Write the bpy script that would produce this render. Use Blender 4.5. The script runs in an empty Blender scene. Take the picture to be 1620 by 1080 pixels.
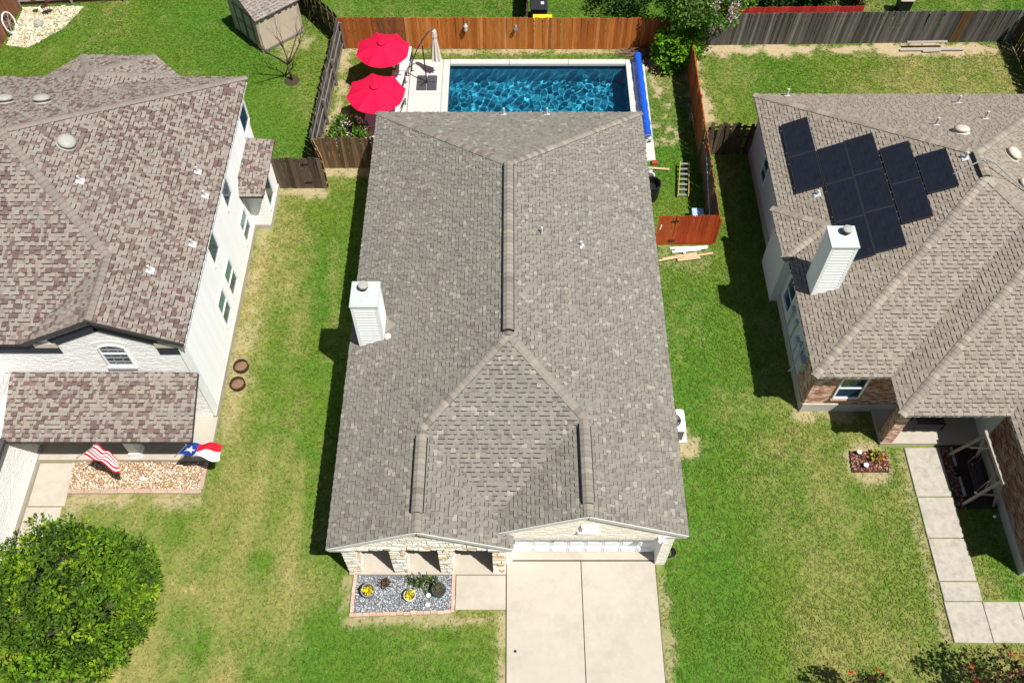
import bpy, math, random
import numpy as np
from mathutils import Vector, Matrix

random.seed(7)
RNG = np.random.default_rng(11)
scene = bpy.context.scene
COL = scene.collection

# ------------------------------------------------------------------ camera
CAM_F, CAM_TILT, CAM_H = 1450.0, math.radians(56.4), 30.0
cam_data = bpy.data.cameras.new('camera')
cam_data.sensor_width = 36.0
cam_data.lens = CAM_F / 1620.0 * 36.0
cam_data.clip_end = 2000.0
cam = bpy.data.objects.new('camera', cam_data)
cam.location = (0, 0, CAM_H)
cam.rotation_euler = (math.radians(90) - CAM_TILT, 0, 0)
COL.objects.link(cam)
scene.camera = cam

# ------------------------------------------------------------------ sky, sun, exposure
SUN_DIR = Vector((0.405, -0.332, 1.0)).normalized()
world = bpy.data.worlds.new('World')
scene.world = world
world.use_nodes = True
_nt = world.node_tree
_nt.nodes.clear()
_sky = _nt.nodes.new('ShaderNodeTexSky')
_sky.sky_type = 'NISHITA'
_sky.sun_disc = False
_sky.sun_elevation = math.asin(SUN_DIR.z)
_sky.sun_rotation = math.atan2(SUN_DIR.x, SUN_DIR.y)
_bg = _nt.nodes.new('ShaderNodeBackground')
_bg.inputs['Strength'].default_value = 0.05
_wo = _nt.nodes.new('ShaderNodeOutputWorld')
_nt.links.new(_sky.outputs[0], _bg.inputs[0])
_nt.links.new(_bg.outputs[0], _wo.inputs[0])
sun_data = bpy.data.lights.new('sun', 'SUN')
sun_data.energy = 5.0
sun_data.angle = math.radians(0.5)
sun_data.color = (1.0, 0.965, 0.91)
sun_data.cycles.is_caustics_light = True
sun = bpy.data.objects.new('sun', sun_data)
sun.rotation_euler = SUN_DIR.to_track_quat('Z', 'Y').to_euler()
sun.location = (30, -25, 60)
COL.objects.link(sun)
scene.view_settings.view_transform = 'Standard'
scene.view_settings.look = 'None'
scene.view_settings.gamma = 1.0
scene.view_settings.use_curve_mapping = False
scene.view_settings.exposure = 0.45
scene.cycles.max_bounces = 8
scene.cycles.use_denoising = True

# ------------------------------------------------------------------ pixel -> place helpers
_FW = np.array([0, math.cos(CAM_TILT), -math.sin(CAM_TILT)])
_UP = np.array([0, math.sin(CAM_TILT), math.cos(CAM_TILT)])
_C0 = np.array([0, 0, CAM_H])


def ray(x, y):
    return _FW + np.array([1, 0, 0]) * (x - 810) / CAM_F - _UP * (y - 540) / CAM_F


def at(x, y, z=0.0):
    d = ray(x, y)
    return Vector(_C0 + d * ((z - CAM_H) / d[2]))


def on_x(x, y, X):
    d = ray(x, y)
    return Vector(_C0 + d * (X / d[0]))


def on_y(x, y, Y):
    d = ray(x, y)
    return Vector(_C0 + d * (Y / d[1]))


# ------------------------------------------------------------------ materials
MATS = {}


def mat(name, base=(0.5, 0.5, 0.5), rough=0.8, var=0.15, scale=4.0, tint=False, bump=0.0, bscale=40.0,
        metal=0.0, stretch=None, objrand=0.0, spec=0.3, dirt=None, transl=0.0, dscale=0.8):
    """Principled surface: base (or the face attribute tint) times noise, optional stains and fine relief."""
    if name in MATS:
        return MATS[name]
    m = bpy.data.materials.new(name)
    m.use_nodes = True
    nt = m.node_tree
    N, L = nt.nodes, nt.links
    b = N['Principled BSDF']
    b.inputs['Roughness'].default_value = rough
    b.inputs['Metallic'].default_value = metal
    b.inputs['Specular IOR Level'].default_value = spec
    tc = N.new('ShaderNodeTexCoord')
    co = tc.outputs['Object']
    if stretch:
        mp = N.new('ShaderNodeMapping')
        mp.inputs['Scale'].default_value = stretch
        L.new(co, mp.inputs['Vector'])
        co = mp.outputs['Vector']
    if objrand:
        oi = N.new('ShaderNodeObjectInfo')
        va = N.new('ShaderNodeVectorMath')
        va.operation = 'ADD'
        sc = N.new('ShaderNodeVectorMath')
        sc.operation = 'SCALE'
        cv = N.new('ShaderNodeCombineXYZ')
        for i in range(3):
            L.new(oi.outputs['Random'], cv.inputs[i])
        L.new(cv.outputs[0], sc.inputs[0])
        sc.inputs['Scale'].default_value = 57.0
        L.new(co, va.inputs[0])
        L.new(sc.outputs[0], va.inputs[1])
        co = va.outputs[0]
    no = N.new('ShaderNodeTexNoise')
    no.inputs['Scale'].default_value = scale
    no.inputs['Detail'].default_value = 5
    no.inputs['Roughness'].default_value = 0.65
    L.new(co, no.inputs['Vector'])
    mr = N.new('ShaderNodeMapRange')
    mr.inputs[1].default_value = 0.25
    mr.inputs[2].default_value = 0.75
    mr.inputs[3].default_value = 1 - var
    mr.inputs[4].default_value = 1 + var
    L.new(no.outputs[0], mr.inputs[0])
    val = mr.outputs[0]
    if objrand:
        r2 = N.new('ShaderNodeMapRange')
        r2.inputs[3].default_value = 1 - objrand
        r2.inputs[4].default_value = 1 + objrand
        L.new(oi.outputs['Random'], r2.inputs[0])
        mm = N.new('ShaderNodeMath')
        mm.operation = 'MULTIPLY'
        L.new(val, mm.inputs[0])
        L.new(r2.outputs[0], mm.inputs[1])
        val = mm.outputs[0]
    vm = N.new('ShaderNodeVectorMath')
    vm.operation = 'SCALE'
    if tint:
        a = N.new('ShaderNodeAttribute')
        a.attribute_name = 'tint'
        L.new(a.outputs['Color'], vm.inputs[0])
    else:
        vm.inputs[0].default_value = base[:3]
    L.new(val, vm.inputs['Scale'])
    col = vm.outputs[0]
    if dirt:
        dn = N.new('ShaderNodeTexNoise')
        dn.inputs['Scale'].default_value = dscale
        dn.inputs['Detail'].default_value = 7
        dn.inputs['Roughness'].default_value = 0.7
        L.new(tc.outputs['Object'], dn.inputs['Vector'])
        dr = N.new('ShaderNodeMapRange')
        dr.inputs[1].default_value = 0.5
        dr.inputs[2].default_value = 0.72
        dr.inputs[4].default_value = dirt[3]
        L.new(dn.outputs[0], dr.inputs[0])
        mx = N.new('ShaderNodeMix')
        mx.data_type = 'RGBA'
        L.new(dr.outputs[0], mx.inputs[0])
        L.new(col, mx.inputs[6])
        mx.inputs[7].default_value = (*dirt[:3], 1)
        col = mx.outputs[2]
    L.new(col, b.inputs['Base Color'])
    if bump:
        bn = N.new('ShaderNodeTexNoise')
        bn.inputs['Scale'].default_value = bscale
        bn.inputs['Detail'].default_value = 4
        L.new(co, bn.inputs['Vector'])
        bp = N.new('ShaderNodeBump')
        bp.inputs['Strength'].default_value = bump
        bp.inputs['Distance'].default_value = 0.02
        L.new(bn.outputs[0], bp.inputs['Height'])
        L.new(bp.outputs[0], b.inputs['Normal'])
    if transl:
        tr = N.new('ShaderNodeBsdfTranslucent')
        L.new(col, tr.inputs['Color'])
        ms = N.new('ShaderNodeMixShader')
        ms.inputs[0].default_value = transl
        L.new(b.outputs[0], ms.inputs[1])
        L.new(tr.outputs[0], ms.inputs[2])
        L.new(ms.outputs[0], N['Material Output'].inputs['Surface'])
    MATS[name] = m
    return m


M_SHINGLE = mat('asphalt_shingle', rough=0.95, var=0.13, scale=9, tint=True, bump=0.25, bscale=160, spec=0.15,
                dirt=(0.25, 0.228, 0.195, 0.22), dscale=0.35)
M_WOOD = mat('weathered_board', rough=0.9, var=0.34, scale=3.2, tint=True, stretch=(9, 9, 0.55), objrand=0.16, spec=0.15, bump=0.3, bscale=12)
M_WHITE = mat('white_paint', (0.855, 0.86, 0.85), rough=0.55, var=0.05, scale=2.5, dirt=(0.66, 0.64, 0.58, 0.3), dscale=1.7)
M_WBRICK = mat('painted_brick', tint=True, rough=0.75, var=0.09, scale=14, bump=0.4, bscale=70, dirt=(0.66, 0.64, 0.58, 0.25), dscale=1.3)
M_BRICK = mat('clay_brick', tint=True, rough=0.9, var=0.2, scale=20, bump=0.4, bscale=90, spec=0.15)
M_MORTAR = mat('mortar', (0.46, 0.41, 0.35), rough=0.95, var=0.12, scale=9)
M_WMORTAR = mat('painted_mortar', (0.76, 0.75, 0.71), rough=0.9, var=0.08, scale=9)
M_STONE = mat('cut_stone', tint=True, rough=0.9, var=0.16, scale=9, bump=0.6, bscale=30, spec=0.15)
M_CONC = mat('pale_concrete', (0.435, 0.39, 0.322), rough=0.9, var=0.07, scale=2.2, bump=0.15, bscale=120, dirt=(0.30, 0.265, 0.215, 0.6), dscale=0.5, spec=0.2)
M_CONC2 = mat('stained_concrete', (0.395, 0.36, 0.30), rough=0.92, var=0.16, scale=5, bump=0.2, bscale=100, dirt=(0.22, 0.205, 0.17, 0.75), dscale=2.4, spec=0.2)
M_FOUND = mat('foundation_concrete', (0.46, 0.43, 0.37), rough=0.92, var=0.1, scale=3, dirt=(0.3, 0.27, 0.22, 0.4), dscale=1.6)
M_DECK = mat('white_deck_concrete', (0.50, 0.485, 0.455), rough=0.85, var=0.05, scale=3, dirt=(0.5, 0.47, 0.42, 0.35), dscale=0.9, bump=0.1, bscale=100)
M_FASCIA = mat('fascia_paint', (0.56, 0.55, 0.52), rough=0.6, var=0.05)
M_BROWNTRIM = mat('dark_trim', (0.055, 0.05, 0.05), rough=0.6, var=0.1)
M_SOFFIT = mat('soffit_paint', (0.4, 0.37, 0.33), rough=0.7, var=0.05)
M_BLACK = mat('black_plastic', (0.012, 0.012, 0.013), rough=0.5, var=0.2)
M_DARKMETAL = mat('dark_metal', (0.03, 0.03, 0.033), rough=0.45, var=0.2, metal=0.3)
M_STEEL = mat('galvanised_steel', (0.42, 0.42, 0.41), rough=0.45, var=0.15, metal=0.6)
M_VENTGREY = mat('grey_vent_paint', (0.36, 0.35, 0.32), rough=0.6, var=0.1, dirt=(0.2, 0.19, 0.17, 0.4), dscale=3)
M_VENTTAN = mat('tan_vent_paint', (0.55, 0.48, 0.4), rough=0.6, var=0.08)
M_LEAD = mat('lead_flashing', (0.5, 0.51, 0.53), rough=0.5, var=0.15)
M_BARK = mat('bark', (0.085, 0.06, 0.045), rough=0.95, var=0.35, scale=9, bump=0.8, bscale=25)
M_BARKG = mat('pale_bark', (0.17, 0.14, 0.115), rough=0.95, var=0.3, scale=9, bump=0.6, bscale=25)
M_LEAF = mat('leaf', tint=True, rough=0.6, var=0.2, scale=3, transl=0.25, spec=0.12)
M_PETAL = mat('petal', tint=True, rough=0.7, var=0.15, scale=6, transl=0.25)
M_PEBBLE = mat('pebble', tint=True, rough=0.85, var=0.15, scale=20)
M_GLASS = mat('window_glass', (0.02, 0.055, 0.095), rough=0.06, var=0.3, scale=1.0, spec=1.0)  # blue of the reflected sky is put into the base colour
M_GLASSG = mat('teal_sky_glass', (0.06, 0.19, 0.19), rough=0.08, var=0.35, scale=2.0, spec=1.0)  # teal sky reflection painted into the base colour
M_PANEL = mat('solar_cell_glass', (0.012, 0.0145, 0.022), rough=0.25, var=0.3, scale=3, spec=0.3)
M_UMBRELLA = mat('red_canopy_fabric', (0.76, 0.004, 0.06), rough=0.85, var=0.07, scale=2.5, transl=0.28, bump=0.1, bscale=300)
M_CREAM = mat('cream_canvas', (0.62, 0.56, 0.47), rough=0.9, var=0.1, scale=5, bump=0.3, bscale=20)
M_CUSHION = mat('white_cushion', (0.56, 0.545, 0.52), rough=0.9, var=0.06, scale=4, bump=0.2, bscale=30)
M_BLUE = mat('blue_pool_cover', (0.01, 0.09, 0.55), rough=0.35, var=0.18, scale=7, stretch=(1, .4, 1), bump=0.4, bscale=22, spec=0.5)
M_CLAYPOT = mat('glazed_pot', tint=True, rough=0.45, var=0.2, scale=6)
M_SOIL = mat('soil', (0.055, 0.038, 0.026), rough=1.0, var=0.4, scale=30, bump=0.8, bscale=60)
M_MULCH = mat('red_mulch', tint=True, rough=1.0, var=0.3, scale=30)
M_PAVER = mat('tan_paver', tint=True, rough=0.9, var=0.15, scale=8, bump=0.4, bscale=60)
M_CLOTH = mat('flag_cloth', tint=True, rough=0.8, var=0.05, transl=0.2)
M_PAINT = mat('coloured_paint', tint=True, rough=0.5, var=0.1, scale=5)
M_SHEDWALL = mat('shed_wall', (0.5, 0.41, 0.32), rough=0.8, var=0.07, scale=3, dirt=(0.36, 0.29, 0.22, 0.35), dscale=1.2)
M_REDSTAIN = mat('red_stain', (0.33, 0.025, 0.018), rough=0.8, var=0.25, scale=5)

# ------------------------------------------------------------------ mesh + object helpers
WM = {}          # world matrix of every object made here


class MB:
    """Collects polygons; one mesh object comes out."""

    def __init__(self):
        self.v, self.f, self.t = [], [], []

    def poly(self, pts, tint=(1, 1, 1)):
        i = len(self.v)
        self.v.extend([tuple(p) for p in pts])
        self.f.append(tuple(range(i, i + len(pts))))
        self.t.append(tint)

    def hexa(self, p, tint=(1, 1, 1)):
        """8 corners: bottom 0-3 counter-clockwise, top 4-7."""
        i = len(self.v)
        self.v.extend([tuple(q) for q in p])
        for f in ((3, 2, 1, 0), (4, 5, 6, 7), (0, 1, 5, 4), (1, 2, 6, 5), (2, 3, 7, 6), (3, 0, 4, 7)):
            self.f.append(tuple(i + k for k in f))
            self.t.append(tint)
        return self

    def box(self, x0, x1, y0, y1, z0, z1, tint=(1, 1, 1)):
        return self.hexa([(x0, y0, z0), (x1, y0, z0), (x1, y1, z0), (x0, y1, z0),
                          (x0, y0, z1), (x1, y0, z1), (x1, y1, z1), (x0, y1, z1)], tint)

    def bar(self, a, b, w, h, tint=(1, 1, 1), up=(0, 0, 1)):
        a, b = Vector(a), Vector(b)
        d = (b - a).normalized()
        u = Vector(up)
        s = d.cross(u)
        if s.length < 1e-4:
            s = d.cross(Vector((1, 0, 0)))
        s.normalize()
        n = s.cross(d).normalized()
        s *= w / 2
        n *= h / 2
        return self.hexa([a - s - n, a + s - n, b + s - n, b - s - n, a - s + n, a + s + n, b + s + n, b - s + n], tint)

    def tube(self, pts, radii, seg=8, tint=(1, 1, 1), cap=True):
        pts = [Vector(p) for p in pts]
        if not hasattr(radii, '__len__'):
            radii = [radii] * len(pts)
        base = len(self.v)
        ref = None
        for k, p in enumerate(pts):
            d = (pts[min(k + 1, len(pts) - 1)] - pts[max(k - 1, 0)]).normalized()
            if ref is None:
                ref = d.orthogonal().normalized()
            else:
                ref = (ref - d * ref.dot(d)).normalized()
            e = d.cross(ref)
            for j in range(seg):
                a = 2 * math.pi * j / seg
                self.v.append(tuple(p + (ref * math.cos(a) + e * math.sin(a)) * radii[k]))
        for k in range(len(pts) - 1):
            for j in range(seg):
                j2 = (j + 1) % seg
                a = base + k * seg
                self.f.append((a + j, a + j2, a + seg + j2, a + seg + j))
                self.t.append(tint)
        if cap:
            self.f.append(tuple(base + j for j in reversed(range(seg))))
            self.f.append(tuple(base + (len(pts) - 1) * seg + j for j in range(seg)))
            self.t += [tint, tint]
        return self

    def lathe(self, c, prof, seg=16, tint=(1, 1, 1)):
        """prof: list of (radius, z) from bottom to top; closed at the ends."""
        base = len(self.v)
        for r, z in prof:
            for j in range(seg):
                a = 2 * math.pi * j / seg
                self.v.append((c[0] + r * math.cos(a), c[1] + r * math.sin(a), c[2] + z))
        for k in range(len(prof) - 1):
            for j in range(seg):
                j2 = (j + 1) % seg
                a = base + k * seg
                self.f.append((a + j, a + j2, a + seg + j2, a + seg + j))
                self.t.append(tint)
        self.f.append(tuple(base + j for j in reversed(range(seg))))
        self.f.append(tuple(base + (len(prof) - 1) * seg + j for j in range(seg)))
        self.t += [tint, tint]
        return self

    def prism(self, poly, zb, zt, tint=(1, 1, 1)):
        """plan polygon (ccw) with z functions or numbers for bottom and top."""
        fb = zb if callable(zb) else (lambda x, y: zb)
        ft = zt if callable(zt) else (lambda x, y: zt)
        if sum(poly[i][0] * poly[(i + 1) % len(poly)][1] - poly[(i + 1) % len(poly)][0] * poly[i][1] for i in range(len(poly))) < 0:
            poly = poly[::-1]
        n = len(poly)
        i = len(self.v)
        self.v.extend([(x, y, fb(x, y)) for x, y in poly])
        self.v.extend([(x, y, ft(x, y)) for x, y in poly])
        self.f.append(tuple(i + k for k in reversed(range(n))))
        self.f.append(tuple(i + n + k for k in range(n)))
        self.t += [tint, tint]
        for k in range(n):
            k2 = (k + 1) % n
            self.f.append((i + k, i + k2, i + n + k2, i + n + k))
            self.t.append(tint)
        return self

    def mesh(self, name, m, smooth=False):
        me = bpy.data.meshes.new(name)
        me.from_pydata(self.v, [], self.f)
        a = me.attributes.new('tint', 'FLOAT_COLOR', 'FACE')
        t = np.ones((len(self.f), 4), np.float32)
        if self.t:
            t[:, :3] = np.array(self.t, np.float32)
        a.data.foreach_set('color', t.ravel())
        me.materials.append(m)
        if smooth:
            me.polygons.foreach_set('use_smooth', [True] * len(me.polygons))
        me.update()
        return me

    def obj(self, name, m, parent=None, smooth=False, kind=None):
        return link(name, self.mesh(name, m, smooth), parent, kind=kind)


def link(name, data, parent=None, M=None, kind=None):
    o = bpy.data.objects.new(name, data)
    COL.objects.link(o)
    M = M or Matrix.Identity(4)
    if parent is not None:
        o.parent = parent
        o.matrix_parent_inverse = WM[parent.name].inverted()
    o.matrix_basis = M
    WM[o.name] = M
    if kind:
        o['kind'] = kind
    return o


def tag(o, label, cat, group=None):
    o['label'] = label
    o['category'] = cat
    if group:
        o['group'] = group
    return o


def thing(name, label, cat, loc=(0, 0, 0), group=None):
    return tag(link(name, None, None, Matrix.Translation(Vector(loc))), label, cat, group)


def structure(o):
    o['kind'] = 'structure'
    return o


def np_mesh(name, V, F, m, tint=None, smooth=False, attr='tint'):
    """V (n,3); F (k,3|4) numpy; tint (k,3) per face."""
    me = bpy.data.meshes.new(name)
    n, k, c = len(V), len(F), F.shape[1]
    me.vertices.add(n)
    me.vertices.foreach_set('co', np.ascontiguousarray(V, np.float32).ravel())
    me.loops.add(k * c)
    me.loops.foreach_set('vertex_index', np.ascontiguousarray(F, np.int32).ravel())
    me.polygons.add(k)
    me.polygons.foreach_set('loop_start', np.arange(k, dtype=np.int32) * c)
    me.update(calc_edges=True)
    if tint is not None:
        a = me.attributes.new(attr, 'FLOAT_COLOR', 'FACE')
        t = np.ones((k, 4), np.float32)
        t[:, :3] = tint
        a.data.foreach_set('color', t.ravel())
    me.materials.append(m)
    if smooth:
        me.polygons.foreach_set('use_smooth', np.ones(k, bool))
    return me


def clip(poly, conv):
    """Sutherland-Hodgman; conv is ccw convex."""
    out = poly
    for i in range(len(conv)):
        ax, ay = conv[i]
        bx, by = conv[(i + 1) % len(conv)]
        ex, ey = bx - ax, by - ay
        inp, out = out, []
        if not inp:
            return []
        for k in range(len(inp)):
            p, q = inp[k], inp[(k + 1) % len(inp)]
            dp = ex * (p[1] - ay) - ey * (p[0] - ax)
            dq = ex * (q[1] - ay) - ey * (q[0] - ax)
            if dp >= -1e-9:
                out.append(p)
            if (dp > 1e-9 and dq < -1e-9) or (dp < -1e-9 and dq > 1e-9):
                t = dp / (dp - dq)
                out.append((p[0] + (q[0] - p[0]) * t, p[1] + (q[1] - p[1]) * t))
    return out


def ccw(poly):
    s = sum(poly[i][0] * poly[(i + 1) % len(poly)][1] - poly[(i + 1) % len(poly)][0] * poly[i][1] for i in range(len(poly)))
    return list(poly) if s > 0 else list(poly)[::-1]


def area(p):
    return abs(sum(p[i][0] * p[(i + 1) % len(p)][1] - p[(i + 1) % len(p)][0] * p[i][1] for i in range(len(p)))) / 2


def vnoise(x, y, seed=0):
    """smooth value noise on numpy arrays, 0..1"""
    xi, yi = np.floor(x).astype(np.int64), np.floor(y).astype(np.int64)
    fx, fy = x - xi, y - yi
    fx, fy = fx * fx * (3 - 2 * fx), fy * fy * (3 - 2 * fy)

    def h(a, b):
        n = (a * 374761393 + b * 668265263 + seed * 974634777) & 0x7fffffff
        n = ((n ^ (n >> 13)) * 1274126177) & 0x7fffffff
        n = ((n ^ (n >> 15)) * 2246822519) & 0x7fffffff
        return (n ^ (n >> 16)) % 100003 / 100003.0
    return (h(xi, yi) * (1 - fx) + h(xi + 1, yi) * fx) * (1 - fy) + (h(xi, yi + 1) * (1 - fx) + h(xi + 1, yi + 1) * fx) * fy


def fbm(x, y, seed=0, o=4):
    s, a, tot = 0, 1.0, 0
    for k in range(o):
        s = s + a * vnoise(x * 2 ** k + 13.7 * k, y * 2 ** k - 7.1 * k, seed + k)
        tot += a
        a *= 0.55
    return s / tot


# ================================================================== GROUND
POOL = (-3.04, 5.58, 31.9, 36.23)


def smooth(a, b, v):
    t = np.clip((v - a) / (b - a), 0, 1)
    return t * t * (3 - 2 * t)


def blob(x, y, cx, cy, rx, ry, rot=0.0):
    c, s = math.cos(rot), math.sin(rot)
    dx, dy = x - cx, y - cy
    u, v = (dx * c + dy * s) / rx, (-dx * s + dy * c) / ry
    return np.exp(-(u * u + v * v))


def lawn_state(x, y):
    """dryness, bare soil, lushness of the lawns at plan points."""
    n1, n2, n3 = fbm(x * .45, y * .3, 3), fbm(x * 1.3, y * 1.1, 9), fbm(x * 3.5, y * 3.5, 21, 3)
    dry = 0.10 + 0 * x
    # front lawn of the two-storey house
    fl = smooth(19, 14, y) * smooth(-6.2, -8.5, x)
    dry = dry + fl * 0.30
    dry = dry + 0.35 * blob(x, y, -9.3, 8.5, .8, 4.0, 0.05) + 0.3 * blob(x, y, -11.4, 10.2, 1.9, 2.2) + .25 * blob(x, y, -8.1, 9.0, .5, 3.5)
    dry = dry + 0.3 * blob(x, y, -8.9, 14.0, .35, 2.2)
    dry = dry + 0.3 * blob(x, y, -12.8, 7.4, 1.6, 1.6) - .25 * blob(x, y, -6.8, 7.5, 1.1, 1.4)
    # strip between the houses
    mid = smooth(-11.5, -10.5, x) * smooth(-6, -7, x) * smooth(15, 18, y) * smooth(29, 28, y)
    dry = dry + mid * (0.06 + .3 * smooth(-8.6, -10.6, x) - .18 * smooth(-8.2, -6.8, x))
    # back yard of the two-storey house
    dry = dry - 0.12 * smooth(-8.5, -9.5, x) * smooth(29, 31, y)
    # front of the middle house, right strip, right lawn
    dry = dry - 0.12 * smooth(-6.3, -5, x) * smooth(-.2, -.6, x) * smooth(9.4, 8.8, y)
    dry = dry - 0.16 * smooth(4.8, 5.2, x) * smooth(9.2, 7.6, x)
    rl = smooth(7.9, 10.2, x) * smooth(24, 20, y)
    dry = dry + rl * 0.20 + .14 * blob(x, y, 10.2, 9.5, .9, 4)
    # back yard of the house with the solar panels
    rb = smooth(8.7, 9.2, x) * smooth(37.7, 37.4, y) * smooth(23, 27, y)
    dry = dry + rb * (0.16 + .16 * smooth(16, 22, x))
    # side strip beside the pool
    ps = smooth(6.4, 6.6, x) * smooth(8.6, 8.3, x) * smooth(30, 32, y) * smooth(37.5, 37.3, y)
    dry = dry + ps * .35
    dry = dry + .35 * smooth(8.6, 8.3, x) * smooth(-8.5, -8.2, x) * smooth(36.7, 36.9, y) * smooth(37.5, 37.4, y) * fbm(x * .8, y * .5, 5)
    far = smooth(37.8, 38.2, y) * smooth(-8.8, -8.0, x)
    dry = dry * (1 - far) + .04 * far
    strk = fbm(x * 1.5 + .12 * y, y * .13, 77, 3) - .5
    dry = dry + strk * .9 * smooth(30, 26, y) * smooth(3, 1, np.abs(x + 9) * .35) + strk * .35 * (x > 4.9)
    dry = dry + (n1 - .5) * .9 + (n2 - .5) * .8 + (n3 - .5) * .6
    # bare tan soil along fences, walls and edges
    bare = 0 * x
    e = (n2 - .5) * 2.0 + (n3 - .5) * 1.4 + .12
    bare = np.maximum(bare, smooth(.6, .2, np.abs(y - 37.45) + e * .7) * (x > 8.7))
    bare = np.maximum(bare, smooth(.55, .15, np.abs(x - 8.9) + e * .9) * (y > 30.2) * (y < 37.6) * .9)
    bare = np.maximum(bare, smooth(.35, .1, np.abs(y - 37.3) + e * .3) * (x < 8.7) * (x > -8.4) * .8)
    bare = np.maximum(bare, smooth(.6, .2, np.abs(x + 10.55) + e * .8) * (y > 15.5) * (y < 29) * .5)
    bare = np.maximum(bare, smooth(.7, .1, np.abs(x - 7.0) + e * 1.2) * (y > 30.6) * (y < 36.8) * .85)
    bare = np.maximum(bare, smooth(.45, .1, np.abs(x + 8.25) + e * .6) * (y > 29.4) * (y < 37.5) * .8)
    bare = np.maximum(bare, smooth(.4, .1, np.abs(y - 29.1) + e * .5) * (x > -8.7) * (x < -5.8) * .8)
    bare = np.maximum(bare, smooth(.4, .1, np.abs(y - 27.9) + e * .5) * (x > -10.5) * (x < -8.0) * .8)
    bare = np.maximum(bare, smooth(.3, .08, np.abs(x + .32) + e * .25) * (y < 9.3) * .8)
    bare = np.maximum(bare, smooth(.3, .1, np.abs(y - 9.02) + e * .3) * (x > -5.6) * (x < -.2) * .7)
    bare = np.maximum(bare, smooth(.28, .08, np.abs(x + 5.5) + e * .3) * (y > 8.9) * (y < 10.6) * .6)
    bare = np.maximum(bare, smooth(.28, .08, np.abs(x - 4.98) + e * .3) * (y < 11.2) * .55)
    bare = np.maximum(bare, smooth(.5, .15, np.hypot(x - 12.9, y - 14.7) - .55 + e * .3) * .7)
    bare = np.maximum(bare, smooth(.45, .15, np.hypot(x - 6.3, y - 15.3) - .3 + e * .4) * .8)
    bare = np.maximum(bare, smooth(.5, .1, np.hypot(x - 7.3, y - 24.4) - .9 + e * .4) * .25)
    bare = np.maximum(bare, smooth(.6, .1, np.hypot(x + 11.2, y - 37.9) - .8 + e) * .55)
    bare = np.maximum(bare, smooth(.35, .1, np.abs(y - 13.25) + e * .35) * (x > -16) * (x < -10.9) * .7)
    bare = np.maximum(bare, smooth(.5, .1, np.abs(x + 15.4) + e * .5) * (y > 10) * (y < 13.5) * .6)
    bare = np.maximum(bare, smooth(.3, .1, np.abs(x - 14.1) + e * .3) * (y > 8.3) * (y < 15.2) * .5)
    bare = np.maximum(bare, smooth(.3, .1, np.abs(y - 16.65) + e * .4) * (x > 10.5) * (x < 13) * .7)
    bare = np.maximum(bare, smooth(.75, .9, n1 + .25 * n2) * .5 * fl)
    lush = np.clip(.5 + (fbm(x * .3, y * .3, 40) - .5) * 1.6 + (n2 - .5) * .5 + .45 * far
                   + .3 * smooth(4.8, 5.2, x) * smooth(8.6, 7, x) + .2 * smooth(-8.6, -9.5, x) * smooth(29, 31, y), 0, 1)
    return np.clip(dry, 0, 1), np.clip(bare, 0, 1), lush


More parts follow.
